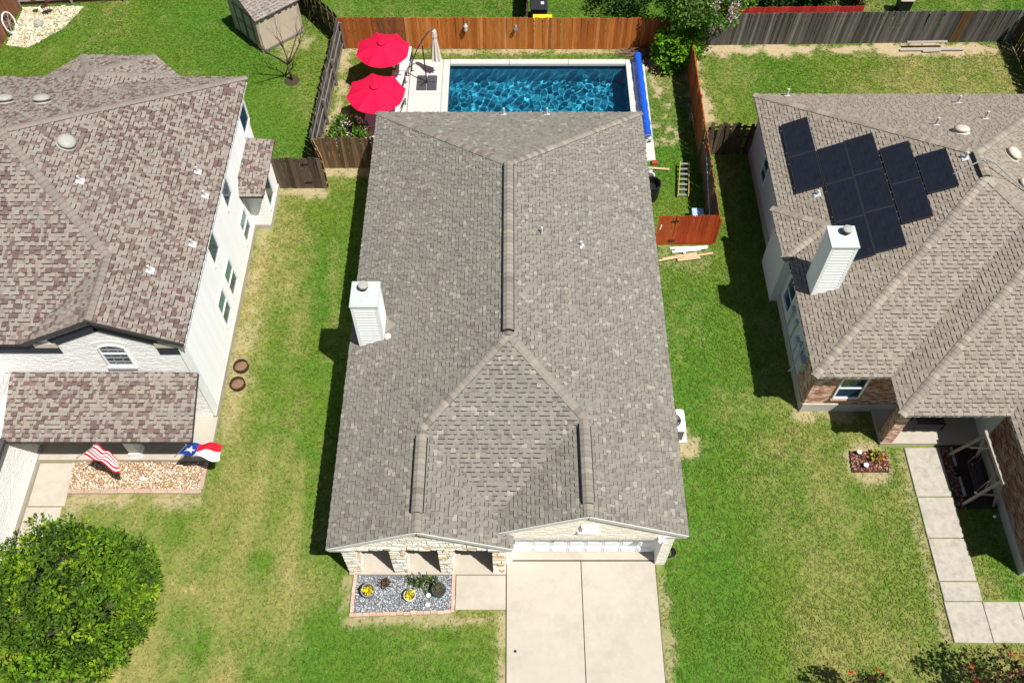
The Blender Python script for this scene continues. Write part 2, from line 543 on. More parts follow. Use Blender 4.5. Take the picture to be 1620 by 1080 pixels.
def lawn_material(name, blades):
    m = bpy.data.materials.new(name)
    m.use_nodes = True
    N, L = m.node_tree.nodes, m.node_tree.links
    b = N['Principled BSDF']
    b.inputs['Roughness'].default_value = 0.85 if not blades else 0.6
    b.inputs['Specular IOR Level'].default_value = 0.12
    a = N.new('ShaderNodeAttribute')
    a.attribute_name = 'lawn'
    sp = N.new('ShaderNodeSeparateColor')
    L.new(a.outputs['Color'], sp.inputs[0])
    tc = N.new('ShaderNodeTexCoord')
    no = N.new('ShaderNodeTexNoise')
    no.inputs['Scale'].default_value = 7.0
    no.inputs['Detail'].default_value = 6
    no.inputs['Roughness'].default_value = 0.75
    L.new(tc.outputs['Object'], no.inputs['Vector'])

    def mixc(f, c1, c2):
        x = N.new('ShaderNodeMix')
        x.data_type = 'RGBA'
        L.new(f, x.inputs[0])
        for s, c in ((6, c1), (7, c2)):
            if isinstance(c, tuple):
                x.inputs[s].default_value = (*c, 1)
            else:
                L.new(c, x.inputs[s])
        return x.outputs[2]
    green = mixc(sp.outputs[2], (0.118, 0.178, 0.02), (0.07, 0.165, 0.014))
    straw = (0.30, 0.262, 0.095)
    g2 = mixc(sp.outputs[0], green, straw)
    soil = (0.42, 0.325, 0.20)
    g3 = mixc(sp.outputs[1], g2, soil)
    mr = N.new('ShaderNodeMapRange')
    mr.inputs[1].default_value = .3
    mr.inputs[2].default_value = .7
    mr.inputs[3].default_value = .74 if not blades else .82
    mr.inputs[4].default_value = 1.18 if not blades else 1.25
    L.new(no.outputs[0], mr.inputs[0])
    vm = N.new('ShaderNodeVectorMath')
    vm.operation = 'SCALE'
    L.new(g3, vm.inputs[0])
    if blades:
        t = N.new('ShaderNodeMath')
        t.operation = 'MULTIPLY'
        L.new(mr.outputs[0], t.inputs[0])
        L.new(a.outputs['Alpha'], t.inputs[1])
        L.new(t.outputs[0], vm.inputs['Scale'])
    else:
        L.new(mr.outputs[0], vm.inputs['Scale'])
    L.new(vm.outputs[0], b.inputs['Base Color'])
    if blades:
        tr = N.new('ShaderNodeBsdfTranslucent')
        L.new(vm.outputs[0], tr.inputs['Color'])
        ms = N.new('ShaderNodeMixShader')
        ms.inputs[0].default_value = .3
        L.new(b.outputs[0], ms.inputs[1])
        L.new(tr.outputs[0], ms.inputs[2])
        L.new(ms.outputs[0], N['Material Output'].inputs['Surface'])
    else:
        bn = N.new('ShaderNodeTexNoise')
        bn.inputs['Scale'].default_value = 22
        bn.inputs['Detail'].default_value = 5
        L.new(tc.outputs['Object'], bn.inputs['Vector'])
        bp = N.new('ShaderNodeBump')
        bp.inputs['Strength'].default_value = .5
        bp.inputs['Distance'].default_value = .05
        L.new(bn.outputs[0], bp.inputs['Height'])
        L.new(bp.outputs[0], b.inputs['Normal'])
    return m


def build_ground():
    fx = np.arange(-32, 32.01, .2)
    fy = np.arange(3, 52.01, .2)
    gx = np.unique(np.round(np.concatenate([[-400, -200, -100, -60, -42], fx, [42, 60, 100, 200, 400], POOL[:2]]), 3))
    gy = np.unique(np.round(np.concatenate([[-400, -200, -80, -30, -10], fy, [60, 90, 150, 300, 600], POOL[2:]]), 3))
    X, Y = np.meshgrid(gx, gy)
    d, ba, lu = lawn_state(X.ravel(), Y.ravel())
    Zg = (fbm(X.ravel() * .35, Y.ravel() * .35, 70) - .5) * .05
    V = np.stack([X.ravel(), Y.ravel(), Zg - .025], 1)
    nx, ny = len(gx), len(gy)
    ii, jj = np.meshgrid(np.arange(nx - 1), np.arange(ny - 1))
    ii, jj = ii.ravel(), jj.ravel()
    cx, cy = (gx[ii] + gx[ii + 1]) / 2, (gy[jj] + gy[jj + 1]) / 2
    keep = ~((cx > POOL[0]) & (cx < POOL[1]) & (cy > POOL[2]) & (cy < POOL[3]))
    ii, jj = ii[keep], jj[keep]
    F = np.stack([jj * nx + ii, jj * nx + ii + 1, (jj + 1) * nx + ii + 1, (jj + 1) * nx + ii], 1)
    me = np_mesh('ground', V, F, lawn_material('lawn_ground', False), smooth=True)
    a = me.attributes.new('lawn', 'FLOAT_COLOR', 'POINT')
    a.data.foreach_set('color', np.stack([d, ba, lu, np.ones_like(d)], 1).astype(np.float32).ravel())
    return structure(link('ground', me))


build_ground()

# plan rectangles with no grass (x0,x1,y0,y1)
NO_GRASS = [(-5.45, 5.2, 10.55, 29.5), (-.25, 4.9, -5, 11.5), (-1.95, -.15, 9.3, 10.7), (-5.45, -1.85, 9.05, 10.6),
            (-40, -10.95, 14.65, 28.9), (-40, -17.05, 5, 17), (-17.2, -15.7, 8, 14.8), (-16, -10.95, 13.4, 14.75), (-11, -10.2, 25.3, 28.5),
            (10.75, 30, 16.8, 30.4), (13.4, 30, 15.3, 17), (16.95, 30, 10.4, 17), (14.25, 15.6, 8.2, 15.5), (15.4, 30, 8.25, 9.7),
            (-6.95, 6.5, 29.4, 36.65), (12.1, 13.65, 14.25, 15.2), (15.5, 16.9, 12.9, 15.4)]


def build_grass():
    n = 420000
    x = RNG.uniform(-27, 27, n)
    y = RNG.uniform(5.5, 44, n)
    lim = .72 * (y * .62 + 26 * .84)
    ok = np.abs(x) < lim * .95
    for r in NO_GRASS:
        ok &= ~((x > r[0]) & (x < r[1]) & (y > r[2]) & (y < r[3]))
    x, y = x[ok], y[ok]
    d, ba, lu = lawn_state(x, y)
    ok = RNG.uniform(0, 1, len(x)) > ba * 1.1
    x, y, d, ba, lu = x[ok], y[ok], d[ok], ba[ok], lu[ok]
    # single blades differ from the patch they stand in
    d = np.clip(d + RNG.normal(0, .16, len(x)), 0, 1)
    br = RNG.uniform(.8, 1.4, len(x))
    k = len(x)
    V = np.zeros((k, 6, 3), np.float32)
    A = np.zeros((k, 2, 4), np.float32)
    for s in range(2):
        ang = RNG.uniform(0, 2 * np.pi, k)
        w = RNG.uniform(.018, .034, k)
        h = RNG.uniform(.008, .034, k)
        lean = RNG.uniform(.05, .12, k)
        la = RNG.uniform(0, 2 * np.pi, k)
        ox, oy = RNG.uniform(-.03, .03, k), RNG.uniform(-.03, .03, k)
        V[:, s * 3] = np.stack([x + ox - np.cos(ang) * w, y + oy - np.sin(ang) * w, 0 * x - .01], 1)
        V[:, s * 3 + 1] = np.stack([x + ox + np.cos(ang) * w, y + oy + np.sin(ang) * w, 0 * x - .01], 1)
        V[:, s * 3 + 2] = np.stack([x + ox + np.cos(la) * lean, y + oy + np.sin(la) * lean, h], 1)
        A[:, s] = np.stack([d, ba * .6, lu, br * RNG.uniform(.8, 1.2, k)], 1)
    me = np_mesh('grass', V.reshape(-1, 3), np.arange(k * 6).reshape(-1, 3), lawn_material('grass_blade', True))
    a = me.attributes.new('lawn', 'FLOAT_COLOR', 'FACE')
    a.data.foreach_set('color', A.ravel())
    o = link('grass', me, kind='stuff')
    tag(o, 'mown grass of the lawns around the houses, green to straw coloured', 'grass')


build_grass()


def slab(name, poly, z0, z1, m, parent=None):
    """concrete slab with a chamfered top edge"""
    poly = ccw(poly)
    mb = MB()
    cx = sum(p[0] for p in poly) / len(poly)
    cy = sum(p[1] for p in poly) / len(poly)
    n = len(poly)
    ch = .012

    def ins(p):
        d = Vector((cx - p[0], cy - p[1]))
        d.normalize()
        return (p[0] + d.x * ch * 1.4, p[1] + d.y * ch * 1.4)
    i = 0
    inner = [ins(p) for p in poly]
    mb.v = [(x, y, z0) for x, y in poly] + [(x, y, z1 - ch) for x, y in poly] + [(x, y, z1) for x, y in inner]
    mb.f = [tuple(2 * n + k for k in range(n)), tuple(reversed(range(n)))]
    for k in range(n):
        k2 = (k + 1) % n
        mb.f += [(k, k2, n + k2, n + k), (n + k, n + k2, 2 * n + k2, 2 * n + k)]
    mb.t = [(1, 1, 1)] * len(mb.f)
    return mb.obj(name, m, parent)


# driveway: panels with joints, apron at the garage, short walk
drive = structure(link('driveway', None))
DX = (-.19, 2.33, 4.84)
for yA, yB in ((5.6, 11.0), (.2, 5.58), (-5.2, .18)):
    for i in range(2):
        w = .012
        sl = slab('slab', [(DX[i] + w, yA + w), (DX[i + 1] - w, yA + w), (DX[i + 1] - w, yB - w), (DX[i] + w, yB - w)], -.12, .035, M_CONC, drive)
slab('apron', [(-.17, 11.03), (4.82, 11.03), (4.82, 11.5), (-.17, 11.5)], -.1, .055, M_CONC, drive)
MB().box(-.2, 4.85, -5.2, 11.02, -.1, .01).obj('joint_filler', M_SOIL, drive)
MB().lathe((.1, 8.0, .035), [(.05, 0), (.045, .012)], 12).obj('drain_cap', M_DARKMETAL, drive)
fw = structure(link('front_walk', None))
slab('slab', [(-1.87, 9.34), (-.21, 9.34), (-.21, 10.49), (-1.87, 10.49)], -.1, .045, M_CONC, fw)

# right neighbour's stained walk
rw = structure(link('neighbour_walk', None))
for a, b in ((15.28, 13.35), (13.33, 11.82), (11.8, 10.85 - .55), (10.28, 9.62)):
    slab('slab', [(14.29, b + .01), (15.55, b + .01), (15.57, a - .01), (14.3, a - .01)], -.1, .04, M_CONC2, rw)
for a, b in ((14.27, 15.52), (15.54, 16.72), (16.74, 17.95), (17.97, 19.2)):
    slab('slab', [(a, 8.28), (b, 8.26), (b, 9.6), (a, 9.6)], -.1, .04, M_CONC2, rw)
# left neighbour's walk
lw = structure(link('entry_walk', None))
for a, b in ((14.66, 12.98), (12.96, 11.3), (11.28, 9.6)):
    slab('slab', [(-17.0, b + .01), (-15.68 - .02, b + .01), (-15.78, a - .01), (-17.02, a - .01)], -.1, .04, M_CONC, lw)

# ================================================================== POOL
def build_pool():
    x0, x1, y0, y1 = POOL
    plaster = mat('blue_pool_plaster', (0.055, 0.30, 0.43), rough=.85, var=.12, scale=3)
    tile = mat('navy_pool_tile', (0.008, 0.035, 0.085), rough=.3, var=.2, scale=30)
    basin = structure(link('pool_basin', None))
    D = -1.65
    m = MB()
    t = .2
    m.box(x0 - t, x1 + t, y0 - t, y1 + t, D - .2, D)
    m.box(x0 - t, x0, y0 - t, y1 + t, D, -.3)
    m.box(x1, x1 + t, y0 - t, y1 + t, D, -.3)
    m.box(x0, x1, y0 - t, y0, D, -.3)
    m.box(x0, x1, y1, y1 + t, D, -.3)
    fl = m.obj('plaster_shell', plaster, basin)
    fl.cycles.is_caustics_receiver = True
    m = MB()
    m.box(x0 - t, x0 + .006, y0 - t, y1 + t, -.3, -.06)
    m.box(x1 - .006, x1 + t, y0 - t, y1 + t, -.3, -.06)
    m.box(x0 + .006, x1 - .006, y0 - t, y0 + .006, -.3, -.06)
    m.box(x0 + .006, x1 - .006, y1 - .006, y1 + t, -.3, -.06)
    m.obj('tile_band', tile, basin)
    # bench along the right end wall
    # deck and coping slabs
    deck = structure(link('pool_deck', None))
    g = .008
    cop = .34
    xs = [x0, x0 + 2.9, x0 + 5.8, x1]
    for a, b in zip(xs[:-1], xs[1:]):
        slab('coping_slab', [(a + g, y1 + .004), (b - g, y1 + .004), (b - g, y1 + cop), (a + g, y1 + cop)], -.06, .07, M_DECK, deck)
        slab('coping_slab', [(a + g, y0 - cop), (b - g, y0 - cop), (b - g, y0 - .004), (a + g, y0 - .004)], -.06, .07, M_DECK, deck)
    for a, b in ((y0 - cop, (y0 + y1) / 2), ((y0 + y1) / 2, y1 + cop)):
        slab('coping_slab', [(x0 - .32, a + g), (x0 - .004, a + g), (x0 - .004, b - g), (x0 - .32, b - g)], -.06, .07, M_DECK, deck)
        slab('coping_slab', [(x1 + .004, a + g), (x1 + .36, a + g), (x1 + .36, b - g), (x1 + .004, b - g)], -.06, .07, M_DECK, deck)
    for a, b in ((29.7, 33.0), (33.0, 36.57)):
        slab('deck_slab', [(x1 + .375, a + g), (6.49, a + g), (6.49, b - g), (x1 + .375, b - g)], -.06, .06, M_DECK, deck)
    for a, b in ((29.5, 31.8), (31.8, 34.1), (34.1, 36.57)):
        for c, d in ((-4.95, x0 - .33), (-6.9, -4.96)):
            if c < -5 and a > 34:
                d2 = [(c + 1.1, a + g), (d - g, a + g), (d - g, b - g), (c + 1.7, b - g)]
            else:
                d2 = [(c + g, a + g), (d - g, a + g), (d - g, b - g), (c + g, b - g)]
            slab('deck_slab', d2, -.06, .06, M_DECK, deck)
    slab('deck_slab', [(x0 - .32, 29.5), (x1 + .36, 29.5), (x1 + .36, y0 - cop - .01), (x0 - .32, y0 - cop - .01)], -.06, .06, M_DECK, deck)
    MB().box(6.3, 6.56, 29.45, 29.68, -.05, .1).obj('edge_board', mat('red_edge_board', (0.28, .05, .025), var=.2), deck)
    # water surface with real waves
    nx, ny = 480, 240
    X, Y = np.meshgrid(np.linspace(x0 + .004, x1 - .004, nx), np.linspace(y0 + .004, y1 - .004, ny))
    Z = np.zeros_like(X)
    rr = np.random.default_rng(5)
    for k in range(36):
        lam = rr.uniform(.2, .44)
        th = rr.uniform(0, 2 * np.pi)
        a = .0125 * lam ** 2
        q = 2 * np.pi / lam
        wob = .5 * np.sin(X * .9 + k) + .5 * np.cos(Y * 1.1 + 2 * k)
        Z += a * np.sin(q * (X * np.cos(th) + Y * np.sin(th)) + rr.uniform(0, 6.28) + wob)
    V = np.stack([X.ravel(), Y.ravel(), Z.ravel() - .13], 1)
    ii, jj = np.meshgrid(np.arange(nx - 1), np.arange(ny - 1))
    ii, jj = ii.ravel(), jj.ravel()
    F = np.stack([jj * nx + ii, jj * nx + ii + 1, (jj + 1) * nx + ii + 1, (jj + 1) * nx + ii], 1)
    wm = bpy.data.materials.new('pool_water')
    wm.use_nodes = True
    N, L = wm.node_tree.nodes, wm.node_tree.links
    N.remove(N['Principled BSDF'])
    gl = N.new('ShaderNodeBsdfRefraction')
    gl.inputs['IOR'].default_value = 1.33
    gl.inputs['Roughness'].default_value = 0.0
    gl.inputs['Color'].default_value = (.68, .96, 1.0, 1)
    gs = N.new('ShaderNodeBsdfGlossy')
    gs.inputs['Roughness'].default_value = 0.02
    fr = N.new('ShaderNodeFresnel')
    fr.inputs['IOR'].default_value = 1.33
    mx = N.new('ShaderNodeMixShader')
    L.new(fr.outputs[0], mx.inputs[0])
    L.new(gl.outputs[0], mx.inputs[1])
    L.new(gs.outputs[0], mx.inputs[2])
    L.new(mx.outputs[0], N['Material Output'].inputs['Surface'])
    w = link('pool_water', np_mesh('pool_water', V, F, wm, smooth=True))
    structure(w)
    w.cycles.is_caustics_caster = True
    return w


build_pool()

# ================================================================== ROOFS
WIDTHS = (.09, .11, .135, .165, .21)
EXPO = .148


class Roof:
    """a pitched roof: deck mesh (the part), shingles and ridge caps (its sub-parts)"""

    def __init__(self, house, palette, edge, deckmat, thick=.16, caps=None):
        self.h, self.pal, self.edge, self.thick = house, palette, edge, thick
        self.caps = caps or palette
        self.deck = MB()
        self.tabs = []
        self.deckmat = deckmat
        self.capjobs, self.ventjobs = [], []

    def pick(self, pal):
        r = random.random() * sum(w for _, w in pal)
        for i, (c, w) in enumerate(pal):
            r -= w
            if r <= 0:
                return i
        return 0

    def plane(self, eave, z0, up, pitch, pieces, thick=None):
        th = self.thick if thick is None else thick
        dx, dy = up
        l = math.hypot(dx, dy)
        dx, dy = dx / l, dy / l
        O = Vector((eave[0], eave[1], z0))
        V = Vector((dx, dy, pitch)).normalized()
        U = Vector((dy, -dx, 0))
        Nn = U.cross(V)
        k = math.sqrt(1 + pitch * pitch)
        zf = lambda x, y: z0 + pitch * ((x - eave[0]) * dx + (y - eave[1]) * dy)
        uvp = []
        for P in pieces:
            P = ccw(P)
            self.deck.prism(P, lambda x, y: zf(x, y) - th, lambda x, y: zf(x, y) - .002)
            uv = [((x - eave[0]) * U.x + (y - eave[1]) * U.y, ((x - eave[0]) * dx + (y - eave[1]) * dy) * k) for x, y in P]
            uvp.append(ccw(uv))
        umin = min(u for p in uvp for u, v in p)
        umax = max(u for p in uvp for u, v in p)
        vmax = max(v for p in uvp for u, v in p)
        v = -.03
        while v < vmax:
            u = umin - random.uniform(0, .3)
            tooth = random.random() < .5
            vj = 0
            while u < umax:
                wi = random.randrange(5)
                w = WIDTHS[wi]
                R = [(u, v + vj), (u + w - .003, v + vj), (u + w - .003, v + EXPO + .004), (u, v + EXPO + .004)]
                ci = self.pick(self.pal)
                full = None
                polys = []
                for P in uvp:
                    PP = P
                    c = clip(R, PP)
                    if len(c) >= 3:
                        a = area(c)
                        if a > .0004:
                            polys.append(c)
                            if len(polys) == 1 and a > area(R) * .999:
                                full = True
                if v < 0 and polys:       # eave course keeps its overhang
                    polys = [[(a, b if b > .002 else -.03) for a, b in p] for p in polys]
                if polys:
                    self.tabs.append((O, U, V, Nn, v, wi, ci, tooth, polys, full and v > 0, u))
                u += w
                tooth = (not tooth) if random.random() < .82 else tooth
            v += EXPO
        return zf

    def plane3(self, pts, thick=.03):
        a, b, c = [Vector(p) for p in pts]
        n = (b - a).cross(c - a)
        if n.z < 0:
            n = -n
        g = Vector((-n.x / n.z, -n.y / n.z))
        low = min((a, b, c), key=lambda p: p.z)
        self.plane((low.x, low.y), low.z, (g.x, g.y), g.length, [[(p.x, p.y) for p in (a, b, c)]], thick=thick)

    def tab_poly(self, mb, O, U, V, Nn, v0, wi, ci, tooth, poly):
        hb = .03 if tooth else .012
        col = self.pal[ci][0]
        H = lambda v: hb + (.004 - hb) * min(1, max(0, (v - v0) / EXPO))
        top = [O + U * a + V * b + Nn * H(b) for a, b in poly]
        mb.poly(top, col)
        n = len(poly)
        lip = .04 if tooth else .006
        ec = self.edge if tooth else tuple(c * .55 for c in col)
        for i in range(n):
            j = (i + 1) % n
            (a0, b0), (a1, b1) = poly[i], poly[j]
            if min(b0, b1) > v0 + EXPO * .9:
                continue
            low = max(b0, b1) < v0 + .02
            s = lip if low else 0
            mb.poly([O + U * a0 + V * (b0 - s) + Nn * .001, O + U * a1 + V * (b1 - s) + Nn * .001, top[j], top[i]], ec if low else tuple(c * .8 for c in ec) if tooth else col)

    def cap(self, A, B, drop, vent=None):
        """ridge or hip caps from the low end A to the high end B; vent = (t0, t1) of a raised ridge vent"""
        self.capjobs.append((Vector(A), Vector(B), drop, vent))

    def finish(self):
        roof = self.deck.obj('roof', self.deckmat, self.h)
        # the 300 full shingles nearest the camera are objects of their own
        camp = Vector((0, 0, CAM_H))

        def centre(t):
            return t[0] + t[1] * (t[10] + WIDTHS[t[5]] / 2) + t[2] * (t[4] + EXPO / 2)

        def inview(p):
            d = np.array(p) - _C0
            z = d @ _FW
            return abs(d[0] / z) < .55 and abs((d @ _UP) / z) < .37
        cand = sorted([(((centre(t) - camp).length / (WIDTHS[t[5]] + .3)), i) for i, t in enumerate(self.tabs) if t[9] and inview(centre(t))])
        single = {i for _, i in cand[:300]}
        meshes = {}
        field = MB()
        for i, t in enumerate(self.tabs):
            O, U, V, Nn, v0, wi, ci, tooth, polys, full, u0 = t
            if i in single:
                key = (wi, ci, tooth)
                if key not in meshes:
                    mb = MB()
                    w = WIDTHS[wi]
                    self.tab_poly(mb, Vector((0, 0, 0)), Vector((1, 0, 0)), Vector((0, 1, 0)), Vector((0, 0, 1)), 0, wi, ci, tooth,
                                  [(0, 0), (w - .003, 0), (w - .003, EXPO + .004), (0, EXPO + .004)])
                    meshes[key] = mb.mesh('shingle', M_SHINGLE)
                p = O + U * u0 + V * v0
                M = Matrix(((U.x, V.x, Nn.x, p.x), (U.y, V.y, Nn.y, p.y), (U.z, V.z, Nn.z, p.z), (0, 0, 0, 1)))
                link('shingle', meshes[key], roof, M)
            else:
                for P in polys:
                    self.tab_poly(field, O, U, V, Nn, v0, wi, ci, tooth, P)
        field.obj('shingle_courses', M_SHINGLE, roof, kind='stuff')
        for A, B, drop, vent in self.capjobs:
            d = B - A
            Lh = d.length
            T = d.normalized()
            S = Vector((T.y, -T.x, 0)).normalized()
            Nn = S.cross(T).normalized()
            n = max(1, int(Lh / .19))
            st = Lh / n
            var = {}
            for i in range(n):
                t = (i + .5) / n
                lift = 0
                hw = .15
                if vent and vent[0] < t < vent[1]:
                    lift = .1
                    hw = .17
                ci = self.pick(self.caps)
                key = (ci, lift)
                if key not in var:
                    c = self.caps[ci][0]
                    mb = MB()
                    dz = drop * hw
                    pr = [(-hw, -dz), (-hw * .28, -dz * .14), (hw * .28, -dz * .14), (hw, -dz)]
                    lo = [(x, -.02, z + .03 + .016) for x, z in pr]
                    hi = [(x, st + .03, z + .03) for x, z in pr]
                    for q in range(3):
                        mb.poly([lo[q], lo[q + 1], hi[q + 1], hi[q]], c)
                        mb.poly([(lo[q][0], -.026, lo[q][2] - .034), (lo[q + 1][0], -.026, lo[q + 1][2] - .034), lo[q + 1], lo[q]], tuple(x * .35 for x in c))
                    mb.poly([(-hw - .004, -.02, lo[0][2] - .03), lo[0], hi[0], (-hw - .004, st, hi[0][2] - .03)], tuple(x * .3 for x in c))
                    mb.poly([lo[3], (hw + .004, -.02, lo[3][2] - .03), (hw + .004, st, hi[3][2] - .03), hi[3]], tuple(x * .3 for x in c))
                    var[key] = mb.mesh('ridge_cap', M_SHINGLE)
                p = A + T * (st * i) + Vector((0, 0, lift))
                M = Matrix(((S.x, T.x, Nn.x, p.x), (S.y, T.y, Nn.y, p.y), (S.z, T.z, Nn.z, p.z), (0, 0, 0, 1)))
                link('ridge_cap', var[key], roof, M)
            if vent:
                a, b = A + d * vent[0], A + d * vent[1]
                mb = MB()
                for s in (-1, 1):
                    mb.bar(a + S * s * .165, b + S * s * .165, .065, .08)
                mb.bar(a + Vector((0, 0, .05)), b + Vector((0, 0, .05)), .24, .06)
                mb.obj('ridge_vent', M_BLACK, roof)
        return roof


def vent_pipe(roof, p, h=.34, r=.045, n=(0, 0, 1), m=None, lean=(0, 0, 0)):
    """plumbing vent with a flashing plate that lies on the slope"""
    p = Vector(p)
    n = Vector(n).normalized()
    s = Vector((n.z, 0, -n.x)) if abs(n.x) > abs(n.y) else Vector((1, 0, 0))
    s.normalize()
    t = n.cross(s)
    q = p + n * .03
    fl = MB().hexa([q - s * .13 - t * .13, q + s * .13 - t * .13, q + s * .13 + t * .13, q - s * .13 + t * .13] +
                   [q + a * s * .1 + b * t * .1 + n * .015 for a, b in ((-1, -1), (1, -1), (1, 1), (-1, 1))]).obj('flashing', M_LEAD, roof)
    top = p + Vector((0, 0, h)) + Vector(lean)
    MB().tube([p, p + Vector((0, 0, h * .5)), top], [r * 1.3, r, r], 10).obj('vent_pipe', m or M_LEAD, roof, smooth=False)


def dome_vent(roof, p, n, r=.3, m=None):
    p = Vector(p)
    n = Vector(n).normalized()
    Q = n.to_track_quat('Z', 'Y').to_matrix().to_4x4()
    mb = MB()
    mb.lathe((0, 0, 0), [(r * 1.1, .02), (r * 1.1, .035), (r * .62, .04), (r * .62, .12), (r * .98, .13), (r, .15), (r * .93, .2), (r * .75, .245), (r * .45, .275), (r * .12, .285)], 24)
    me = mb.mesh('roof_vent', m or M_VENTGREY, smooth=True)
    link('roof_vent', me, roof, Matrix.Translation(p) @ Q)


def brick_face(parent, name, O, U, polys, m, pal, mortar, nrm, bw=.2, bh=.066, joint=.011, out=.012, body=None, kind='stuff'):
    """running-bond bricks that stand proud of a mortar sheet; polys in (u,z)"""
    O, U, Nn = Vector(O), Vector(U).normalized(), Vector(nrm)
    Z = Vector((0, 0, 1))
    mb = MB()
    polys = [ccw(p) for p in polys]
    u0 = min(u for p in polys for u, z in p)
    u1 = max(u for p in polys for u, z in p)
    z0 = min(z for p in polys for u, z in p)
    z1 = max(z for p in polys for u, z in p)
    r, z = 0, z0
    while z < z1:
        u = u0 - (bw / 2 if r % 2 else 0) - random.uniform(0, .01)
        while u < u1:
            R = [(u, z), (u + bw - joint, z), (u + bw - joint, z + bh - joint), (u, z + bh - joint)]
            col = random.choice(pal)
            o = out * random.uniform(.6, 1.3)
            for P in polys:
                c = clip(R, P)
                if len(c) >= 3 and area(c) > .0006:
                    f = [O + U * a + Z * b + Nn * o for a, b in c]
                    g = [O + U * a + Z * b for a, b in c]
                    mb.poly(f, col)
                    for i in range(len(c)):
                        j = (i + 1) % len(c)
                        mb.poly([g[i], g[j], f[j], f[i]], col)
            u += bw
        z += bh
        r += 1
    sheet = MB()
    for P in polys:
        sheet.poly([O + U * a + Z * b + Nn * .001 for a, b in P])
    s = sheet.obj(name + '_mortar', mortar, parent)
    return mb.obj(name, m, parent, kind=kind)


def siding(parent, O, U, length, z0, z1, m, nrm, h=.19, lap=.018, name='siding_board', cut=None):
    """horizontal lap boards, one object each"""
    O, U, Nn = Vector(O), Vector(U).normalized(), Vector(nrm)
    Z = Vector((0, 0, 1))
    z = z0
    me = {}
    while z < z1 - .02:
        t = min(h, z1 - z)
        segs = cut(z, z + t) if cut else [(0, length)]
        for a, b in segs:
            if b - a < .03:
                continue
            key = (round(b - a, 3), round(t, 3))
            if key not in me:
                mb = MB()
                l, L2 = 0, b - a
                P = lambda u, w, zz: U * u + Nn * w + Z * zz
                mb.hexa([P(0, 0, 0), P(L2, 0, 0), P(L2, lap, 0), P(0, lap, 0), P(0, 0, t), P(L2, 0, t), P(L2, .004, t), P(0, .004, t)])
                if U.cross(Nn).z < 0:
                    mb.f = [f[::-1] for f in mb.f]
                me[key] = mb.mesh(name, m)
            link(name, me[key], parent, Matrix.Translation(O + U * a + Z * z))
        z += h


def window(parent, C, U, w, h, nrm, frame=M_WHITE, glass=(M_GLASS, M_GLASS), split='h', grid=None, fw=.06, depth=.05, name='window'):
    """C = centre on the wall; split 'h' = two sashes one above the other, None = one pane"""
    C, U, Nn = Vector(C), Vector(U).normalized(), Vector(nrm)
    Z = Vector((0, 0, 1))
    mb = MB()
    B = lambda u0, u1, z0, z1, d0, d1: mb.hexa([C + U * a + Z * b + Nn * c for a, b, c in
                                               ((u0, z0, d0), (u1, z0, d0), (u1, z0, d1), (u0, z0, d1), (u0, z1, d0), (u1, z1, d0), (u1, z1, d1), (u0, z1, d1))])
    w2, h2 = w / 2, h / 2
    B(-w2, -w2 + fw, -h2, h2, 0, depth)
    B(w2 - fw, w2, -h2, h2, 0, depth)
    B(-w2 + fw, w2 - fw, h2 - fw, h2, 0, depth)
    B(-w2 + fw, w2 - fw, -h2, -h2 + fw, 0, depth + .01)
    if split == 'h':
        B(-w2 + fw, w2 - fw, -fw * .4, fw * .4, 0, depth * .9)
    elif split == 'v':
        B(-fw * .4, fw * .4, -h2 + fw, h2 - fw, 0, depth * .9)
    if grid:
        gx, gz = grid
        for i in range(1, gx):
            u = -w2 + fw + (w - 2 * fw) * i / gx
            B(u - .012, u + .012, -h2 + fw, h2 - fw, .014, .026)
        for i in range(1, gz):
            z = -h2 + fw + (h - 2 * fw) * i / gz
            if abs(z) > .03:
                B(-w2 + fw, w2 - fw, z - .012, z + .012, .014, .027)
    o = mb.obj(name, frame, parent)
    halves = {'h': ((-w2, w2, 0, h2), (-w2, w2, -h2, 0)), 'v': ((-w2, 0, -h2, h2), (0, w2, -h2, h2)), None: ((-w2, w2, -h2, h2),)}[split]
    for (a, b, c, d), g in zip(halves, glass):
        p = MB()
        p.hexa([C + U * x + Z * y + Nn * n for x, y, n in ((a + fw * .5, c + fw * .5, 0), (b - fw * .5, c + fw * .5, 0), (b - fw * .5, c + fw * .5, .012), (a + fw * .5, c + fw * .5, .012),
                                                          (a + fw * .5, d - fw * .5, 0), (b - fw * .5, d - fw * .5, 0), (b - fw * .5, d - fw * .5, .012), (a + fw * .5, d - fw * .5, .012))])
        p.obj('pane', g, o)
    return o


